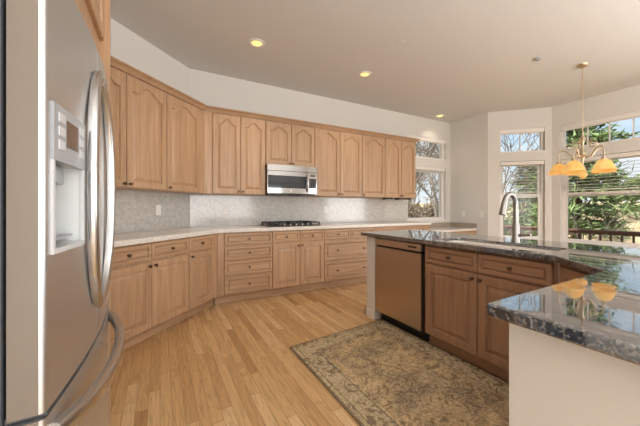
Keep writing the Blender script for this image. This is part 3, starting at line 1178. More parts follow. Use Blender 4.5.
# ------------------------------------------------------------------ outlets and switches
def cover(label, loc, rz, kind='outlet', gangs=1, group='wall plates'):
    r = thing('outlet_cover' if kind == 'outlet' else 'switch_plate', label, kind, loc, rz, group)
    w_ = 0.07 + 0.046 * (gangs - 1)
    MB().box(-w_ / 2, w_ / 2, -0.006, -0.0005, -0.058, 0.058, 0.002).build('plate', M['plate'], r)
    for k in range(gangs):
        cx_ = (k - (gangs - 1) / 2) * 0.046
        if kind == 'outlet':
            for zz_ in (-0.02, 0.02):
                MB().box(cx_ - .016, cx_ + .016, -0.009, -0.006, zz_ - .014, zz_ + .014, 0.002).build('socket', M['vinyl'], r)
        else:
            MB().box(cx_ - .016, cx_ + .016, -0.010, -0.006, -.033, .033, 0.002).build('rocker', M['vinyl'], r)
    return r


lx = -0.027
cover('white outlet on the mosaic of the angled wall', (lx + 0.0071, lx + DIAG - 0.0071, 1.146), R_(45))
cover('white outlet on the back wall mosaic between the corner and the cooktop', (0.791, YB - 0.010, 1.143), 0)
cover('white outlet on the back wall mosaic just beyond the cooktop', (2.42, YB - 0.010, 1.143), 0)
cover('white light switch on the plain right wall, the one next to the back window', (XR, 3.913, 1.046), R_(-90), 'switch')
cover('white light switch on the plain right wall, the one nearer the bay corner', (XR, 3.513, 1.046), R_(-90), 'switch')

# ------------------------------------------------------------------ refrigerator and its surround
# local x runs along world +y, local y points into the left wall
FX, FY = -0.225, 0.865
FW = 0.910
fr_ = thing('refrigerator', 'large stainless french door refrigerator with ice dispenser and bottom freezer', 'refrigerator', (FX, FY, 0), R_(90))
FB = 0.026


def fb(x):
    return -FB * 4 * (x / FW) * (1 - x / FW)


def bowed(xs, zs, skip=None, th=0.062, wid=FW, rnd=0.011):
    """bowed slab: front grid with an optional opening, rounded vertical edges"""
    mb = MB()
    V = {}

    def fy(x, xs_):
        e = min(x - xs_[0], xs_[-1] - x)
        k = 0.0
        if e < rnd:
            q = (rnd - e) / rnd
            k = rnd * (1 - math.sqrt(max(0.0, 1 - q * q)))
        return fb(x) + k
    for i, x in enumerate(xs):
        for j, z in enumerate(zs):
            V[i, j] = mb.bm.verts.new((x, fy(x, xs), z))
    nx_, nz_ = len(xs) - 1, len(zs) - 1
    for i in range(nx_):
        for j in range(nz_):
            xm, zm = (xs[i] + xs[i + 1]) / 2, (zs[j] + zs[j + 1]) / 2
            if skip and skip[0] < xm < skip[1] and skip[2] < zm < skip[3]:
                continue
            mb.quad((V[i, j], V[i + 1, j], V[i + 1, j + 1], V[i, j + 1]))
    B = {}
    for i, x in enumerate(xs):
        for j in (0, nz_):
            B[i, j] = mb.bm.verts.new((x, th, zs[j]))
    for i in range(nx_):
        mb.quad((V[i, 0], B[i, 0], B[i + 1, 0], V[i + 1, 0]))
        mb.quad((V[i, nz_], V[i + 1, nz_], B[i + 1, nz_], B[i, nz_]))
    for i in (0, nx_):
        mb.bm.faces.new([V[i, j] for j in range(nz_ + 1)] + [B[i, nz_], B[i, 0]]).material_index = 1
    mb.bm.faces.new([B[i, 0] for i in range(nx_ + 1)] + [B[i, nz_] for i in range(nx_, -1, -1)])
    return mb


def xs_for(a, c, extra=()):
    r_ = 0.011
    edge = [r_ * (1 - math.cos(math.pi / 2 * k / 4)) for k in range(5)]
    s_ = set()
    for q in edge:
        s_.add(round(a + q, 5))
        s_.add(round(c - q, 5))
    for k in range(1, 14):
        s_.add(round(a + r_ + (c - a - 2 * r_) * k / 14, 5))
    for q in extra:
        s_.add(round(q, 5))
    return sorted(s_)


MB().box(0.004, FW - 0.004, 0.070, 0.72, 0.03, 1.735, 0.006).build('case', M['rubber'], fr_)
MB().box(0.03, FW - 0.03, 0.10, 0.66, 0.001, 0.03).build('base_grille', M['black'], fr_)
DT0, DT1 = 0.712, 1.745
DX0, DX1, DN0, DN1, DN2 = 0.030, 0.240, 1.070, 1.285, 1.418
ld = bowed(xs_for(0.0, FW / 2 - 0.002, (DX0, DX1)), [DT0, DT0 + .008, DN0, DN1, DN2, DT1 - .008, DT1], (DX0, DX1, DN0, DN1)).build('door', [M['fridge_steel'], M['door_edge']], fr_, True)
rd = bowed(xs_for(FW / 2 + 0.002, FW), [DT0, DT0 + .008, DT1 - .008, DT1]).build('door', [M['fridge_steel'], M['door_edge']], fr_, True)
fz = bowed(xs_for(0.0, FW), [0.085, 0.093, 0.690, 0.698]).build('freezer_drawer', [M['fridge_steel'], M['door_edge']], fr_, True)
for zz_ in (0.7045,):
    MB().box(0.015, FW - 0.015, 0.0, 0.09, 0.699, 0.711).build('gasket', M['rubber'], fr_)
MB().box(FW / 2 - 0.0015, FW / 2 + 0.0015, -0.016, 0.08, DT0, DT1 - .01).build('door_seam', M['button'], fr_)
for hx in (0.03, FW - 0.09):
    MB().box(hx, hx + 0.06, 0.02, 0.13, 1.7455, 1.765, 0.004).build('hinge_cover', M['rubber'], fr_)
# dispenser set in the near door
dp = MB()
n_ = 8
xs = [DX0 + (DX1 - DX0) * k / n_ for k in range(n_ + 1)]
dep = 0.056
f_ = [dp.bm.verts.new((x, fb(x) - .001, DN0)) for x in xs]
g_ = [dp.bm.verts.new((x, fb(x) - .001, DN1)) for x in xs]
bk0 = [dp.bm.verts.new((DX0 + .012 + (DX1 - DX0 - .024) * k / n_, dep, DN0 + .02)) for k in range(n_ + 1)]
bk1 = [dp.bm.verts.new((DX0 + .012 + (DX1 - DX0 - .024) * k / n_, dep, DN1)) for k in range(n_ + 1)]
for k in range(n_):
    dp.quad((bk0[k], bk0[k + 1], bk1[k + 1], bk1[k]))
    dp.quad((f_[k], f_[k + 1], bk0[k + 1], bk0[k]))
    dp.quad((g_[k], bk1[k], bk1[k + 1], g_[k + 1]))
dp.quad((f_[0], bk0[0], bk1[0], g_[0]))
dp.quad((f_[-1], g_[-1], bk1[-1], bk0[-1]))
dpo = dp.build('dispenser_recess', M['recess'], ld)


def skin(x0, x1, z0, z1, proud, mat, name, parent, back=0.004):
    mb = MB()
    xx = [x0 + (x1 - x0) * k / 8 for k in range(9)]
    mb.prism([(x, fb(x) - proud) for x in xx] + [(x1, fb(x1) + back), (x0, fb(x0) + back)], z0, z1)
    return mb.build(name, mat, parent)


cp = skin(DX0 - .006, DX1 + .006, DN1 - .002, DN2, 0.007, M['dispenser'], 'control_panel', ld)
mb = MB()
fw_ = 0.010
for (a, c, e0, e1) in ((DX0 - .006, DX0 + fw_ - .006, DN0 - .008, DN1 - .002), (DX1 - fw_ + .006, DX1 + .006, DN0 - .008, DN1 - .002), (DX0 - .006 + fw_, DX1 + .006 - fw_, DN0 - .008, DN0 + .004)):
    xx = [a + (c - a) * k / 6 for k in range(7)]
    mb.prism([(x, fb(x) - .006) for x in xx] + [(c, fb(c) + .003), (a, fb(a) + .003)], e0, e1)
mb.build('dispenser_frame', M['button'], ld)
skin(DX0 + .065, DX0 + .145, 1.325, 1.392, 0.0085, M['display'], 'display', cp)
for sx_ in (DX0 + .018, DX0 + .160):
    for k in range(3):
        skin(sx_, sx_ + 0.034, 1.312 + k * .033, 1.334 + k * .033, 0.009, M['button'], 'button', cp)
MB().box(DX0 + .09, DX0 + .17, 0.012, 0.055, DN1 - .05, DN1 - .003, .004).build('ice_chute', M['dispenser'], ld)
MB().box(DX0 + .105, DX0 + .155, 0.030, 0.040, DN1 - .15, DN1 - .052, .003).build('paddle', M['recess'], ld)
MB().box(DX0 + .03, DX1 - .03, -0.004, 0.052, DN0 + .021, DN0 + .026).build('drip_tray', M['dispenser'], ld)


def bow_bar(fn, out, w_fn, t_fn, N=28, seg=12):
    """bar of flattened oval section swept along fn(t); out(t) is the way it bows"""
    pts = [Vector(fn(-1 + 2 * k / N)) for k in range(N + 1)]
    ls = []
    for k, p in enumerate(pts):
        t_ = -1 + 2 * k / N
        T = (pts[min(k + 1, N)] - pts[max(k - 1, 0)]).normalized()
        O = Vector(out)
        O = (O - T * O.dot(T)).normalized()
        B_ = T.cross(O)
        l = []
        for q in range(seg):
            a = 2 * math.pi * q / seg
            ca, sa = math.cos(a), math.sin(a)
            sg = lambda v_: math.copysign(abs(v_) ** 0.7, v_)
            l.append(p + O * sg(ca) * t_fn(t_) + B_ * sg(sa) * w_fn(t_))
        ls.append(l)
    return MB().loops(ls)


HZ0, HZ1 = 0.835, 1.640
for sgn, d_ in ((-1, ld), (1, rd)):
    def path(t_, sgn=sgn):
        q = 1 - abs(t_) ** 2.4
        x = FW / 2 + sgn * (0.018 + 0.177 * max(0.0, 1 - t_ * t_) ** 0.55)
        return (x, fb(x) - (0.008 + 0.013 * q), (HZ0 + HZ1) / 2 + t_ * (HZ1 - HZ0) / 2)
    bow_bar(path, (0, -1, 0), lambda t_: 0.018 + 0.006 * abs(t_) ** 3, lambda t_: 0.0160 - 0.004 * abs(t_) ** 8).build('handle', M['steel_handle'], d_, True)


def fpath(t_):
    x = FW / 2 + t_ * 0.432
    return (x, fb(x) - (0.006 + 0.052 * (1 - abs(t_) ** 2.6)), 0.648 - 0.018 * (1 - t_ * t_))


bow_bar(fpath, (0, -1, 0), lambda t_: 0.020 + 0.004 * abs(t_), lambda t_: 0.018).build('handle', M['steel_handle'], fz, True)

# tall end panel between refrigerator and the angled run
ep = MB().box(-0.955, -0.222, 1.802, 1.822, 0.001, 2.384).build('end_panel', M['wood_v'])
tag(ep, 'tall maple side panel standing between the refrigerator and the angled cabinets', 'panel')
oc = thing('over_fridge_cabinet', 'deep two-door maple cabinet mounted above the refrigerator', 'cabinet', (-0.265, 0.84, 0), R_(90), 'upper cabinets')
MB().box(0.001, 0.958, 0.0, 0.685, 1.80, 2.384).build('carcass', M['wood_v'], oc)
for x0, x1, s_ in ((0.0, 0.48, 'r'), (0.48, 0.958, 'l')):
    d = door(oc, x0, x1, 2.0, 2.372, 0.06, (x1 - .03 if s_ == 'r' else x0 + .03), 2.035)
sweep([(-0.245, 0.84), (-0.245, 1.824), (-0.90, 1.824)], prof).build('crown', M['wood_h'])
co = bpy.data.objects['crown']
co.parent = oc
co.matrix_parent_inverse = Matrix.Translation((-0.265, 0.84, 0)).inverted() if False else (Matrix.Translation((-0.265, 0.84, 0)) @ Matrix.Rotation(R_(90), 4, 'Z')).inverted()

# ------------------------------------------------------------------ island
IX = 1.99                       # carcass front; doors face -x
ITOP = 0.905
IB = 2.62
ROT = R_(-90)


def isl(y):
    return (IX, y, 0)


# painted end wall beside the dishwasher
pw = thing('island_end_wall', 'narrow white painted end wall of the island beside the dishwasher', 'partition', (1.972, 2.405, 0))
MB().box(0, 0.66, 0, 0.135, 0.001, 0.866).build('wall_body', M['wall'], pw)
mb = MB()
mb.box(-0.012, 0.0, -0.0, 0.147, 0.001, 0.085)
mb.box(-0.012, 0.66, 0.135, 0.147, 0.001, 0.085)
mb.build('base_trim', M['white'], pw)

dw = thing('dishwasher', 'stainless built-in dishwasher at the end of the island', 'dishwasher', isl(2.400), ROT)
dW = 0.625
MB().box(0.004, dW - 0.004, 0.012, 0.57, 0.09, 0.860).build('tub', M['black'], dw)
MB().box(0.006, dW - 0.006, 0.06, 0.08, 0.001, 0.095).build('kick_plate', M['black'], dw)
MB().box(0.006, dW - 0.012, -0.022, 0.011, 0.105, 0.772, 0.005).build('door', M['dw_steel'], dw)
cs = MB().box(0.006, dW - 0.012, -0.022, 0.011, 0.792, 0.856, 0.005).build('control_strip', M['dw_steel'], dw)
MB().box(0.012, dW - 0.018, -0.006, 0.011, 0.7725, 0.7915).build('pocket_handle', M['black'], dw)
MB().box(dW - 0.16, dW - 0.06, -0.0235, -0.0215, 0.815, 0.832).build('display', M['display'], cs)

cy = [1.762, 0.825]
wI = cy[0] - cy[1]
s_ = 1.762 - 1.281
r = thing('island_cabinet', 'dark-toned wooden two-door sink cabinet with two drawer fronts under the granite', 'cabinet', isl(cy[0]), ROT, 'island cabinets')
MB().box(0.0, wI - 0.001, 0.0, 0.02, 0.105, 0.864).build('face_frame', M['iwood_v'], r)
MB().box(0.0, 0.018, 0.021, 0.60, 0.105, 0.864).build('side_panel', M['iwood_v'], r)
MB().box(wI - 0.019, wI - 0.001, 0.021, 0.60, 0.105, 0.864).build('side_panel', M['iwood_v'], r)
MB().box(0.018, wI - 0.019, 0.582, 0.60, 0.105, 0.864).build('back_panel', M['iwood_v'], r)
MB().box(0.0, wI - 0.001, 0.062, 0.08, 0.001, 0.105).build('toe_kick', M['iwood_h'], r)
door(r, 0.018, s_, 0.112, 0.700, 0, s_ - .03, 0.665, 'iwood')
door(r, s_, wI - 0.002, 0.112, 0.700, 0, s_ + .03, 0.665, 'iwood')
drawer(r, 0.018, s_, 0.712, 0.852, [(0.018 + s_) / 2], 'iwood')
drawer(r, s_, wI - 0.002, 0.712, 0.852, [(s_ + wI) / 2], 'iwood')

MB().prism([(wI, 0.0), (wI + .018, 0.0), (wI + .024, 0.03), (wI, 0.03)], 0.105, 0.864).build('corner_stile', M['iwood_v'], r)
# corner unit, set across the inside corner
ca = math.atan2(-0.285, -0.25)
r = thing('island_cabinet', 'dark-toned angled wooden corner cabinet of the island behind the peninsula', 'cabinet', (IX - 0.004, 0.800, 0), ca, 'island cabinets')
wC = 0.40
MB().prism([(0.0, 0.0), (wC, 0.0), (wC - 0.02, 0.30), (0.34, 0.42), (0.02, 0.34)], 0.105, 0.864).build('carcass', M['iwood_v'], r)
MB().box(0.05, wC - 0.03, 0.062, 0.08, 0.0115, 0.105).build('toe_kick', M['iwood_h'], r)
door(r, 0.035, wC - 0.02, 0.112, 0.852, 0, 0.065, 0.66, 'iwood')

# peninsula: painted end panel and the cabinet it closes
kw = thing('peninsula_end_wall', 'smooth white painted end panel of the peninsula nearest the viewer', 'partition', (0.87, -0.22, 0))
MB().box(0, 0.10, 0, 0.69, 0.001, 0.852).build('wall_body', M['wall'], kw)
MB().box(-0.008, 0.10, -0.004, 0.698, 0.8525, 0.8665, 0.003).build('cap_trim', M['white'], kw)
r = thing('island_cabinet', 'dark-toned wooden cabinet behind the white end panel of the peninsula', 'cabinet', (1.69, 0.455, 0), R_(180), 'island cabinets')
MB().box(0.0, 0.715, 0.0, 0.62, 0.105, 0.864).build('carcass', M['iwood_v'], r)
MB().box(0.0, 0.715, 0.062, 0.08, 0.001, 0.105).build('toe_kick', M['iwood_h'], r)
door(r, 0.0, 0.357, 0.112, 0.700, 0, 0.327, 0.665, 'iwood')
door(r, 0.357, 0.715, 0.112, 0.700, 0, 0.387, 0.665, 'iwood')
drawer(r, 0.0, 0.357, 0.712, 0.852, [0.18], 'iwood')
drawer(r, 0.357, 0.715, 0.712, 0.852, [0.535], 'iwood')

# granite: one slab with the sink cut-out
SX0, SX1, SY0, SY1 = 2.022, 2.345, 0.885, 1.70


def rrect(x0, x1, y0, y1, rad, n_=5):
    pts = []
    for (cx_, cy_, a0) in ((x1 - rad, y1 - rad, 0), (x0 + rad, y1 - rad, 90), (x0 + rad, y0 + rad, 180), (x1 - rad, y0 + rad, 270)):
        for k in range(n_ + 1):
            a = R_(a0 + 90 * k / n_)
            pts.append((cx_ + rad * math.cos(a), cy_ + rad * math.sin(a)))
    return pts


def slab_with_hole(outer_, hole, rebate, z0, zm, z1):
    """slab with a cut-out whose rim is thinner (z1 to zm) than the built-up outer edge (z1 to z0)"""
    mb = MB()
    bm = mb.bm

    def ring_(pts, z):
        return [bm.verts.new((x, y, z)) for x, y in pts]

    def fill(loops_):
        es = []
        for vt in loops_:
            for i in range(len(vt)):
                es.append(bm.edges.get((vt[i], vt[(i + 1) % len(vt)])) or bm.edges.new((vt[i], vt[(i + 1) % len(vt)])))
        bmesh.ops.triangle_fill(bm, edges=es, use_beauty=True)

    def band(a, c):
        for i in range(len(a)):
            k_ = (i + 1) % len(a)
            bm.faces.new((a[i], a[k_], c[k_], c[i]))
    ot, ht = ring_(outer_, z1), ring_(hole, z1)
    fill([ot, ht])
    ob, rb = ring_(outer_, z0), ring_(rebate, z0)
    fill([ob, rb])
    hm, rm = ring_(hole, zm), ring_(rebate, zm)
    band(ot, ob)
    band(ht, hm)
    band(rm, rb)
    band(hm, rm)
    return mb


gout = [(1.93, 2.60), (2.76, 2.60), (2.76, -0.26), (0.80, -0.26), (0.80, 0.495), (1.665, 0.51), (1.93, 0.80)]
gs = slab_with_hole(gout, rrect(SX0, SX1, SY0, SY1, 0.05), rrect(SX0 - .03, SX1 + .03, SY0 - .03, SY1 + .03, 0.06), 0.8675, ITOP - .024, ITOP).build('granite_countertop', M['granite'])
tag(gs, 'polished dark speckled granite countertop of the island and peninsula', 'countertop')
bv = gs.modifiers.new('b', 'BEVEL')
bv.width = 0.007
bv.segments = 3
bv.limit_method = 'ANGLE'
bv.angle_limit = R_(40)

sk = thing('kitchen_sink', 'wide undermount beige sink set into the dark granite', 'sink', (0, 0, 0))
o_ = 0.022
lo = [rrect(SX0 - o_, SX1 + o_, SY0 - o_, SY1 + o_, 0.06), rrect(SX0 - .004, SX1 + .004, SY0 - .004, SY1 + .004, 0.055), rrect(SX0 + .006, SX1 - .006, SY0 + .006, SY1 - .006, 0.05), rrect(SX0 + .03, SX1 - .03, SY0 + .03, SY1 - .03, 0.05)]
zs_ = [ITOP - .025, ITOP - .025, 0.70, 0.675]
mb = MB()
mb.loops([[(x, y, z) for x, y in l] for l, z in zip(lo, zs_)], False, True)
mb.build('basin', M['sink'], sk, True)
MB().lathe([(0.0, 0.676), (0.042, 0.676), (0.038, 0.680), (0.0, 0.679)], (2.2, 1.3, 0), 'z', 18).build('drain', M['chrome'], sk, True)

# faucet
fc = thing('faucet', 'tall brushed nickel pull-down gooseneck faucet behind the sink', 'faucet', (2.395, 1.245, ITOP))
MB().lathe([(0.0, 0.0005), (0.030, 0.0005), (0.028, 0.010), (0.026, 0.016), (0.025, 0.135), (0.021, 0.15), (0.0, 0.151)], (0, 0, 0), 'z', 20).build('base', M['chrome'], fc, True)
pts = [(0, 0, 0.14), (0, 0, 0.20), (0, 0, 0.27)]
for k in range(1, 12):
    a = math.pi * k / 12 * 0.92
    pts.append((-0.078 + 0.078 * math.cos(a), 0, 0.275 + 0.095 * math.sin(a)))
MB().tube(pts, [0.021, 0.0195, 0.0185] + [0.017] * 11, 14).build('neck', M['chrome'], fc, True)
MB().tube([pts[-1], (-0.166, 0, 0.27), (-0.180, 0, 0.215)], [0.018, 0.020, 0.023], 14).build('spray_head', M['chrome'], fc, True)
lv = MB().tube([(0, -0.018, 0.055), (0, -0.05, 0.058), (0.0, -0.105, 0.066)], [0.013, 0.0095, 0.007], 10)
lv.build('lever', M['chrome'], fc, True)

# ------------------------------------------------------------------ rug
mb = MB()
q_ = [(0.936, 0.62), (2.035, 0.66), (2.035, 2.365), (0.948, 2.262)]
N = 12
top = []
bm = mb.bm
uvl = bm.loops.layers.uv.new('UVMap')
grid = {}
for i in range(N + 1):
    for j in range(N + 1):
        u, v_ = i / N, j / N
        x = (q_[0][0] * (1 - u) + q_[1][0] * u) * (1 - v_) + (q_[3][0] * (1 - u) + q_[2][0] * u) * v_
        y = (q_[0][1] * (1 - u) + q_[1][1] * u) * (1 - v_) + (q_[3][1] * (1 - u) + q_[2][1] * u) * v_
        grid[i, j] = (bm.verts.new((x, y, 0.010)), bm.verts.new((x, y, 0.0015)), u, v_)
for i in range(N):
    for j in range(N):
        cs_ = [(i, j), (i + 1, j), (i + 1, j + 1), (i, j + 1)]
        f = bm.faces.new([grid[c][0] for c in cs_])
        for lp, c in zip(f.loops, cs_):
            lp[uvl].uv = (grid[c][2], grid[c][3])
        bm.faces.new([grid[c][1] for c in reversed(cs_)])
for k in range(N):
    for a, c in (((k, 0), (k + 1, 0)), ((k + 1, N), (k, N)), ((0, k + 1), (0, k)), ((N, k), (N, k + 1))):
        bm.faces.new((grid[a][0], grid[a][1], grid[c][1], grid[c][0]))
rug = mb.build('rug', M['rug'])
tag(rug, 'worn beige and brown floral area rug on the oak floor before the island', 'rug')

# ------------------------------------------------------------------ ceiling fixtures
for i, (x, y, lb) in enumerate(((0.95, 3.21, 'lit recessed ceiling light over the inside corner, nearest the refrigerator'),
                                (2.48, 3.24, 'lit recessed ceiling light beyond the microwave, middle of three in a row'),
                                (4.92, 3.98, 'lit recessed ceiling light in the far corner before the back window'))):
    r = thing('recessed_light', lb, 'light', (x, y, CEIL), 0, 'recessed ceiling lights')
    MB().lathe([(0.060, -0.0005), (0.088, -0.0005), (0.086, -0.006), (0.066, -0.010), (0.060, -0.008), (0.060, -0.0005)], (0, 0, 0), 'z', 28).build('trim_ring', M['white'], r, True)
    MB().lathe([(0.0, -0.001), (0.0595, -0.001), (0.050, -0.009), (0.0, -0.012)], (0, 0, 0), 'z', 24).build('lamp', M['can_bulb'], r, True)
    ld_ = bpy.data.lights.new('recessed_lamp', 'SPOT')
    ld_.energy = 26 if i < 2 else 9
    ld_.spot_size = R_(120)
    ld_.spot_blend = 0.7
    ld_.shadow_soft_size = 0.06
    ld_.color = (1.0, 0.86, 0.66)
    lo_ = bpy.data.objects.new('recessed_lamp', ld_)
    lo_.location = (x, y, CEIL - 0.03)
    COL.objects.link(lo_)
r = thing('smoke_detector', 'small round grey detector on the ceiling toward the dining nook', 'detector', (4.09, 1.87, CEIL))
MB().lathe([(0.0, -0.0005), (0.035, -0.0005), (0.033, -0.02), (0.022, -0.028), (0.0, -0.028)], (0, 0, 0), 'z', 20).build('housing', M['dispenser'], r, True)
MB().lathe([(0.0, -0.0285), (0.008, -0.0285), (0.006, -0.034), (0.0, -0.035)], (0, 0, 0), 'z', 10).build('sensor', M['rubber'], r, True)
# blanked round box cover on the ceiling
r = MB().lathe([(0.0, -0.0005), (0.055, -0.0005), (0.05, -0.005), (0.0, -0.006)], (2.36, 2.44, CEIL), 'z', 24).build('ceiling_cap', M['ceil'], None, True)
tag(r, 'faint round painted cover plate flush on the ceiling over the floor', 'cover')

# ------------------------------------------------------------------ chandelier
ch = thing('chandelier', 'antique brass chandelier with amber glass shades hanging in the dining nook', 'chandelier', (4.79, 1.68, CEIL))
MB().lathe([(0.0, -0.0005), (0.065, -0.0005), (0.062, -0.012), (0.045, -0.028), (0.012, -0.036), (0.0, -0.037)], (0, 0, 0), 'z', 24).build('canopy', M['brass'], ch, True)
mb = MB()
zc = -0.036
k = 0
while zc > -0.86:
    L_ = 0.036
    pts = []
    for q in range(10):
        a = 2 * math.pi * q / 10
        px_, pz_ = 0.009 * math.cos(a), 0.018 * math.sin(a)
        off = 0.006 * math.sin(k * 0.35)
        pts.append((px_ + off if k % 2 else off, 0 if k % 2 else px_, zc - 0.018 + pz_))
    mb.tube(pts, 0.0028, 5, closed=True)
    zc -= 0.029
    k += 1
mb.build('chain', M['brass'], ch, True)
MB().tube([(0.004, 0.002, -0.03), (-0.004, 0.004, -0.45), (0.003, -0.002, -0.88)], 0.003, 6).build('cord', M['brass'], ch, True)
MB().lathe([(0.0, -0.86), (0.008, -0.862), (0.016, -0.88), (0.010, -0.90), (0.022, -0.93), (0.032, -0.96), (0.018, -0.99), (0.012, -1.05),
            (0.018, -1.10), (0.034, -1.13), (0.040, -1.16), (0.022, -1.19), (0.014, -1.22), (0.012, -1.30), (0.030, -1.33), (0.034, -1.35), (0.012, -1.37), (0.0, -1.38)], (0, 0, 0), 'z', 20).build('stem', M['brass'], ch, True)
MB().lathe([(0.0, -1.38), (0.028, -1.385), (0.048, -1.41), (0.048, -1.43), (0.028, -1.455), (0.0, -1.475)], (0, 0, 0), 'z', 18).build('finial', M['amber'], ch, True)
cR = Vector((math.cos(R_(-28.7)), math.sin(R_(-28.7))))      # plan directions used only to set the arm angles
for arm_no in range(5):
    a = R_(52 + 72 * arm_no + 199.3)
    ux, uy = math.cos(a), math.sin(a)
    P = lambda rr, z: (ux * rr, uy * rr, z)
    pts = []
    for rr, z in ((0.02, -1.17), (0.06, -1.20), (0.10, -1.19), (0.13, -1.14), (0.16, -1.10), (0.20, -1.085), (0.228, -1.10), (0.24, -1.135), (0.242, -1.19), (0.242, -1.235)):
        pts.append(P(rr, z))
    am_ = MB().tube(pts, 0.0075, 8).build('arm', M['brass'], ch, True)
    sc_ = []
    for q in range(16):
        b_ = q / 15 * 2.0 * math.pi * 1.1
        rad = 0.055 * (1 - 0.6 * q / 15)
        sc_.append(P(0.12 + rad * math.cos(b_), -1.05 + rad * math.sin(b_)))
    MB().tube(sc_, 0.0055, 6).build('scroll', M['brass'], am_, True)
    sc_ = [P(0.018, -0.96), P(0.04, -1.0), P(0.075, -1.01), P(0.10, -0.985), P(0.09, -0.96)]
    MB().tube(sc_, 0.005, 6).build('scroll', M['brass'], am_, True)
    MB().lathe([(0.0, -1.230), (0.020, -1.232), (0.028, -1.245), (0.028, -1.273), (0.0, -1.275)], (ux * .242, uy * .242, 0), 'z', 16).build('socket_cup', M['brass'], am_, True)
    # bell shade, open at the bottom
    outp = [(0.028, -1.258), (0.046, -1.264), (0.068, -1.284), (0.084, -1.316), (0.096, -1.352), (0.110, -1.380), (0.122, -1.389)]
    inp = [(r_ - 0.005, z_ - 0.004) for r_, z_ in reversed(outp)]
    sh = MB()
    c_ = Vector((ux * .242, uy * .242, 0))
    rows = []
    for r_, z_ in outp + inp:
        rows.append([c_ + Vector((r_ * (1 + 0.02 * math.cos(8 * t_)) * math.cos(t_), r_ * (1 + 0.02 * math.cos(8 * t_)) * math.sin(t_), z_)) for t_ in [2 * math.pi * q / 32 for q in range(32)]])
    rows.append(rows[0])
    sh.loops(rows, False, False)
    sh.build('glass_shade', M['amber'], ch, True)
    MB().lathe([(0.0, -1.276), (0.012, -1.278), (0.024, -1.305), (0.024, -1.33), (0.012, -1.352), (0.0, -1.356)], tuple(c_), 'z', 14).build('bulb', M['bulb'], ch, True)

# ------------------------------------------------------------------ outdoors
import itertools


def gz_(x, y):
    t_ = math.hypot(x - 3, y - 2)
    f = min(1, max(0, (t_ - 12) / 70))
    f = f * f * (3 - 2 * f)
    return -1.7 + 4.2 * f + 0.25 * math.sin(x * 0.21 + 1.3) * math.cos(y * 0.17) * min(1, t_ / 20)


mb = MB()
ri = [0.5, 4, 8, 11, 14, 18, 24, 32, 42, 55, 70, 90, 130]
rows = []
for r_ in ri:
    rows.append([(3 + r_ * math.cos(2 * math.pi * q / 72), 2 + r_ * math.sin(2 * math.pi * q / 72), gz_(3 + r_ * math.cos(2 * math.pi * q / 72), 2 + r_ * math.sin(2 * math.pi * q / 72))) for q in range(72)])
mb.loops(rows, True, False)
gd = mb.build('ground', M['grass'], None, True)
structure(gd)

# deck and its railing outside the nook
DKZ = -0.30
structure(MB().box(6.5, 8.7, -3.0, 5.6, DKZ - 0.12, DKZ).build('floor_deck', M['deck']))
for x_, y_ in ((6.9, -2.6), (8.5, -2.6), (6.9, 5.3), (8.5, 5.3), (8.5, 1.4)):
    pass
rl = thing('deck_railing', 'dark red-brown wooden deck railing with thin balusters outside the nook windows', 'railing', (8.5, -3.0, DKZ))
MB().box(-0.07, 0.07, 0.0, 8.5, 0.945, 0.985, 0.004).build('cap_rail', M['deck'], rl)
MB().box(-0.02, 0.02, 0.0, 8.5, 0.888, 0.944).build('top_rail', M['deck'], rl)
MB().box(-0.02, 0.02, 0.0, 8.5, 0.09, 0.17).build('bottom_rail', M['deck'], rl)
for k in range(5):
    MB().box(-0.05, 0.05, 0.0 + k * 2.1, 0.10 + k * 2.1, 0.0, 0.944).build('post', M['deck'], rl)
bal = None
for k in range(48):
    y_ = 0.17 + k * 0.172
    if any(abs(y_ - (0.05 + j * 2.1)) < 0.08 for j in range(5)):
        continue
    if bal is None:
        bal = MB().box(-0.017, 0.017, -0.017, 0.017, 0.17, 0.888).build('baluster', M['deck'], rl)
        bal.location = (0, y_, 0)
    else:
        c_ = bal.copy()
        c_.location = (0, y_, 0)
        COL.objects.link(c_)


def needles(mb, c, n_, ln, wd, rng, flat=0.55):
    for _ in range(n_):
        d = Vector((rng.gauss(0, 1), rng.gauss(0, 1), rng.gauss(0.15, flat))).normalized()
        l = ln * rng.uniform(0.6, 1.1)
        side = d.cross(Vector((rng.gauss(0, 1), rng.gauss(0, 1), rng.gauss(0, 1)))).normalized() * wd
        o = c + Vector((rng.gauss(0, 1), rng.gauss(0, 1), rng.gauss(0, 0.6))) * ln * 0.35
        a, b_, e2 = o - side, o + side, o + d * l
        f = [mb.bm.verts.new(q) for q in (a, b_, e2)]
        mb.bm.faces.new(f)


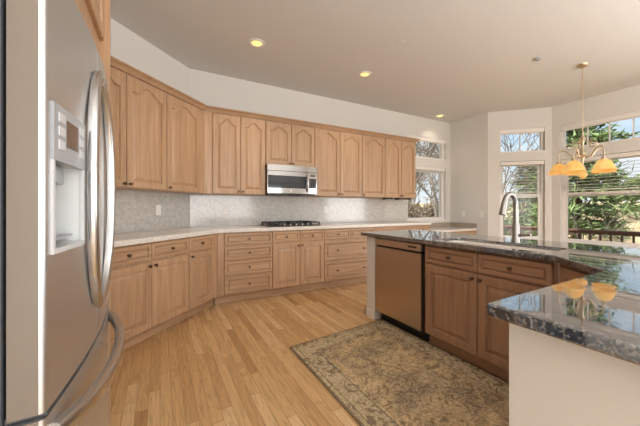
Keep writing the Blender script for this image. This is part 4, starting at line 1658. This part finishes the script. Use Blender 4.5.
def pine(label, loc, height, spread, seed, mat='needles', clumps=9, first=0.16, levels=15, ln=0.42, wd=0.045, trunk=0.16, lean=0.0, per=6):
    rng = random.Random(seed)
    r = thing('pine_tree', label, 'tree', loc, 0, 'trees outside the windows')
    P = lambda h: Vector((lean * (h / height) ** 2 + 0.1 * math.sin(h * 0.8), 0.1 * math.cos(h * 0.7), h))
    mb = MB()
    hs = [height * k / 12 for k in range(13)]
    mb.tube([P(h) for h in hs], [trunk * (1 - 0.9 * h / height) + 0.015 for h in hs], 9)
    fol = MB()
    brn = MB()
    for lv_ in range(levels):
        f = first + (1 - first) * lv_ / (levels - 1)
        h = height * f
        R__ = spread * (1 - 0.72 * ((f - first) / (1 - first)) ** 1.3) * rng.uniform(0.75, 1.1)
        np_ = per + 2 if lv_ < 4 else per
        for k in range(np_):
            a = 2 * math.pi * (k / np_) + lv_ * 1.7 + rng.uniform(-.35, .35)
            ln_b = R__ * rng.uniform(0.65, 1.1)
            p0 = P(h)
            pts = []
            for q in range(6):
                u = q / 5
                pts.append(p0 + Vector((math.cos(a) * ln_b * u, math.sin(a) * ln_b * u, ln_b * (0.18 * u - 0.22 * u * u + 0.04 * math.sin(4 * u + k)))))
            brn.tube(pts, [0.024 * (1 - 0.8 * q / 5) * (1 - 0.5 * f) + 0.004 for q in range(6)], 5)
            for q in range(clumps):
                u = 0.30 + 0.72 * q / (clumps - 1)
                i_ = min(4, int(u * 5))
                w_ = u * 5 - i_
                c = pts[i_].lerp(pts[i_ + 1], w_) + Vector((rng.gauss(0, .16), rng.gauss(0, .16), rng.gauss(0.04, .09)))
                needles(fol, c, 13, ln, wd, rng)
    mb.build('trunk', M['bark'], r, True)
    brn.build('branches', M['bark'], r, True)
    fol.build('foliage', M[mat], r, False, False)
    return r


def dir_pt(px, dist, f=292.0, th=R_(28.7)):
    F_ = Vector((math.sin(th), math.cos(th)))
    Rr = Vector((math.cos(th), -math.sin(th)))
    return F_ * dist + Rr * ((px - 320) / f * dist)


p = dir_pt(575, 9.5)
pine('big dark green pine with a brown trunk close behind the deck railing', (p.x, p.y, gz_(p.x, p.y)), 7.6, 1.55, 3, levels=11, clumps=11, ln=0.34, wd=0.034, trunk=0.15, first=0.30, per=5)
p = dir_pt(531, 17)
pine('pale green pine seen behind bare twigs through the narrow window', (p.x, p.y, gz_(p.x, p.y)), 5.7, 2.0, 5, 'needles_pale', levels=11, clumps=6, ln=0.42, wd=0.036)
p = dir_pt(612, 62)
pine('distant dark pine on the dry hillside, the one nearer the big pine', (p.x, p.y, gz_(p.x, p.y)), 4.2, 2.6, 13, 'needles', levels=8, clumps=6, ln=0.7, wd=0.10, first=0.1)
p = dir_pt(634, 56)
pine('distant dark pine on the dry hillside at the edge of the wide window', (p.x, p.y, gz_(p.x, p.y)), 3.8, 2.6, 14, 'needles', levels=8, clumps=6, ln=0.7, wd=0.10, first=0.1)
p = dir_pt(548, 40)
pine('smaller pine far off above the railing between the bay windows', (p.x, p.y, gz_(p.x, p.y)), 5.5, 2.8, 17, 'needles', levels=9, clumps=6, ln=0.6, wd=0.06, first=0.1)


def bare_tree(label, loc, height, seed, mat='pale_bark', depth=5, rad=0.09, name='bare_tree'):
    rng = random.Random(seed)
    r = thing(name, label, 'tree', loc, 0, 'leafless trees outside the windows')
    tw = MB()
    tr_ = MB()

    def grow(p, d, ln, rd, lvl):
        pts = [p]
        q = p.copy()
        dd = d.copy()
        for k in range(3):
            dd = (dd + Vector((rng.gauss(0, .13), rng.gauss(0, .13), rng.gauss(0.03, .08)))).normalized()
            q = q + dd * ln / 3
            pts.append(q.copy())
        (tr_ if lvl <= 1 else tw).tube(pts, [rd, rd * .9, rd * .8, rd * .68], 7 if lvl <= 1 else 4)
        if lvl >= depth:
            return
        nb = 3 if lvl > 0 else 4
        for k in range(nb):
            ax = Vector((rng.gauss(0, 1), rng.gauss(0, 1), rng.gauss(0, .5))).normalized()
            nd = (dd + ax * rng.uniform(.45, .85)).normalized()
            nd.z = max(nd.z, -0.15)
            st_ = pts[rng.choice((2, 3, 3))]
            grow(st_, nd.normalized(), ln * rng.uniform(.60, .84), rd * .64, lvl + 1)
    grow(Vector((0, 0, 0)), Vector((0.05, 0.03, 1)).normalized(), height * 0.30, rad, 0)
    tr_.build('trunk', M[mat], r, True)
    tw.build('twigs', M[mat], r, True)
    return r


for px, dist, h_, sd, dp_, lb in ((408, 9.5, 8.0, 21, 6, 'bare leafless tree through the back window, nearest the upper cabinets'),
                                  (436, 12.5, 9.0, 22, 6, 'bare leafless tree through the back window, nearest the right wall'),
                                  (423, 17.5, 8.0, 25, 6, 'bare leafless tree farther off in the middle of the back window'),
                                  (413, 29.0, 10.5, 31, 6, 'distant bare tree beyond the fence, toward the upper cabinets'),
                                  (431, 42.0, 12.0, 33, 6, 'distant bare tree beyond the fence, toward the right wall'),
                                  (506, 15.5, 7.6, 29, 5, 'bare twiggy tree behind the faucet in the narrow window'),
                                  (562, 8.4, 4.4, 24, 4, 'thin bare sapling in front of the big pine by the railing')):
    p = dir_pt(px, dist)
    bare_tree(lb, (p.x, p.y, gz_(p.x, p.y)), h_, sd, depth=dp_, rad=0.10 if h_ > 6 else (0.05 if h_ > 5 else 0.02))


def scrub(label, loc, rx, hz, seed, mat, n_=130, name='shrub'):
    rng = random.Random(seed)
    r = thing(name, label, 'shrub', loc, 0, 'shrubs outside')
    st_ = MB()
    for k in range(14):
        a = rng.uniform(0, 6.28)
        st_.tube([(0, 0, 0), (math.cos(a) * rx * .4, math.sin(a) * rx * .4, hz * .45), (math.cos(a) * rx * .7, math.sin(a) * rx * .7, hz * .8)], [.03, .02, .008], 5)
    st_.build('stems', M['bark'], r)
    fo = MB()
    for k in range(n_):
        a, e2, q = rng.uniform(0, 6.28), rng.uniform(0.05, 1.5), rng.uniform(.55, 1.0)
        c = Vector((math.cos(a) * math.cos(e2) * rx * q, math.sin(a) * math.cos(e2) * rx * q, hz * (0.15 + .85 * math.sin(e2) * q)))
        needles(fo, c, 12, 0.30, 0.035, rng, 0.8)
    fo.build('foliage', M[mat], r, False, False)
    return r


for px, dist, rx, hz, sd, mt, lb in (
        (413, 12.2, 0.9, 3.1, 41, 'scrub', 'dry brown shrub below the back window, nearest the upper cabinets'),
        (430, 15.0, 1.2, 3.3, 42, 'scrub', 'dry brown shrub below the back window, nearest the right wall'),
        (509, 13.0, 1.15, 2.4, 43, 'needles_pale', 'green shrub just above the railing in the narrow window'),
        (545, 14.0, 1.1, 2.1, 44, 'needles_pale', 'olive shrub beyond the railing at the edge of the narrow window'),
        (606, 22.0, 1.5, 1.2, 45, 'needles_pale', 'low olive shrub on dry grass in the wide window'),
        (636, 30.0, 2.2, 1.5, 46, 'needles_pale', 'low pale shrub on the dry hillside under the distant pine')):
    p = dir_pt(px, dist)
    scrub(lb, (p.x, p.y, gz_(p.x, p.y)), rx, hz, sd, mt)

# board fence beyond the back window
p = dir_pt(405, 22.5)
q = dir_pt(450, 22.5)
d = (q - p).normalized()
fn = thing('board_fence', 'weathered grey board fence behind the bare trees at the back window', 'fence', (p.x - d.x * 4, p.y - d.y * 4, gz_(p.x, p.y) - .2), math.atan2(d.y, d.x))
mb = MB()
for k in range(48):
    mb.box(k * 0.18, k * 0.18 + 0.165, 0, 0.02, 0.05, 2.75 + 0.03 * math.sin(k * 2.1))
mb.build('boards', M['fence'], fn)
MB().box(0, 8.6, 0.021, 0.06, 0.6, 0.7).build('rail', M['fence'], fn)
MB().box(0, 8.6, 0.021, 0.06, 2.2, 2.3).build('rail', M['fence'], fn)
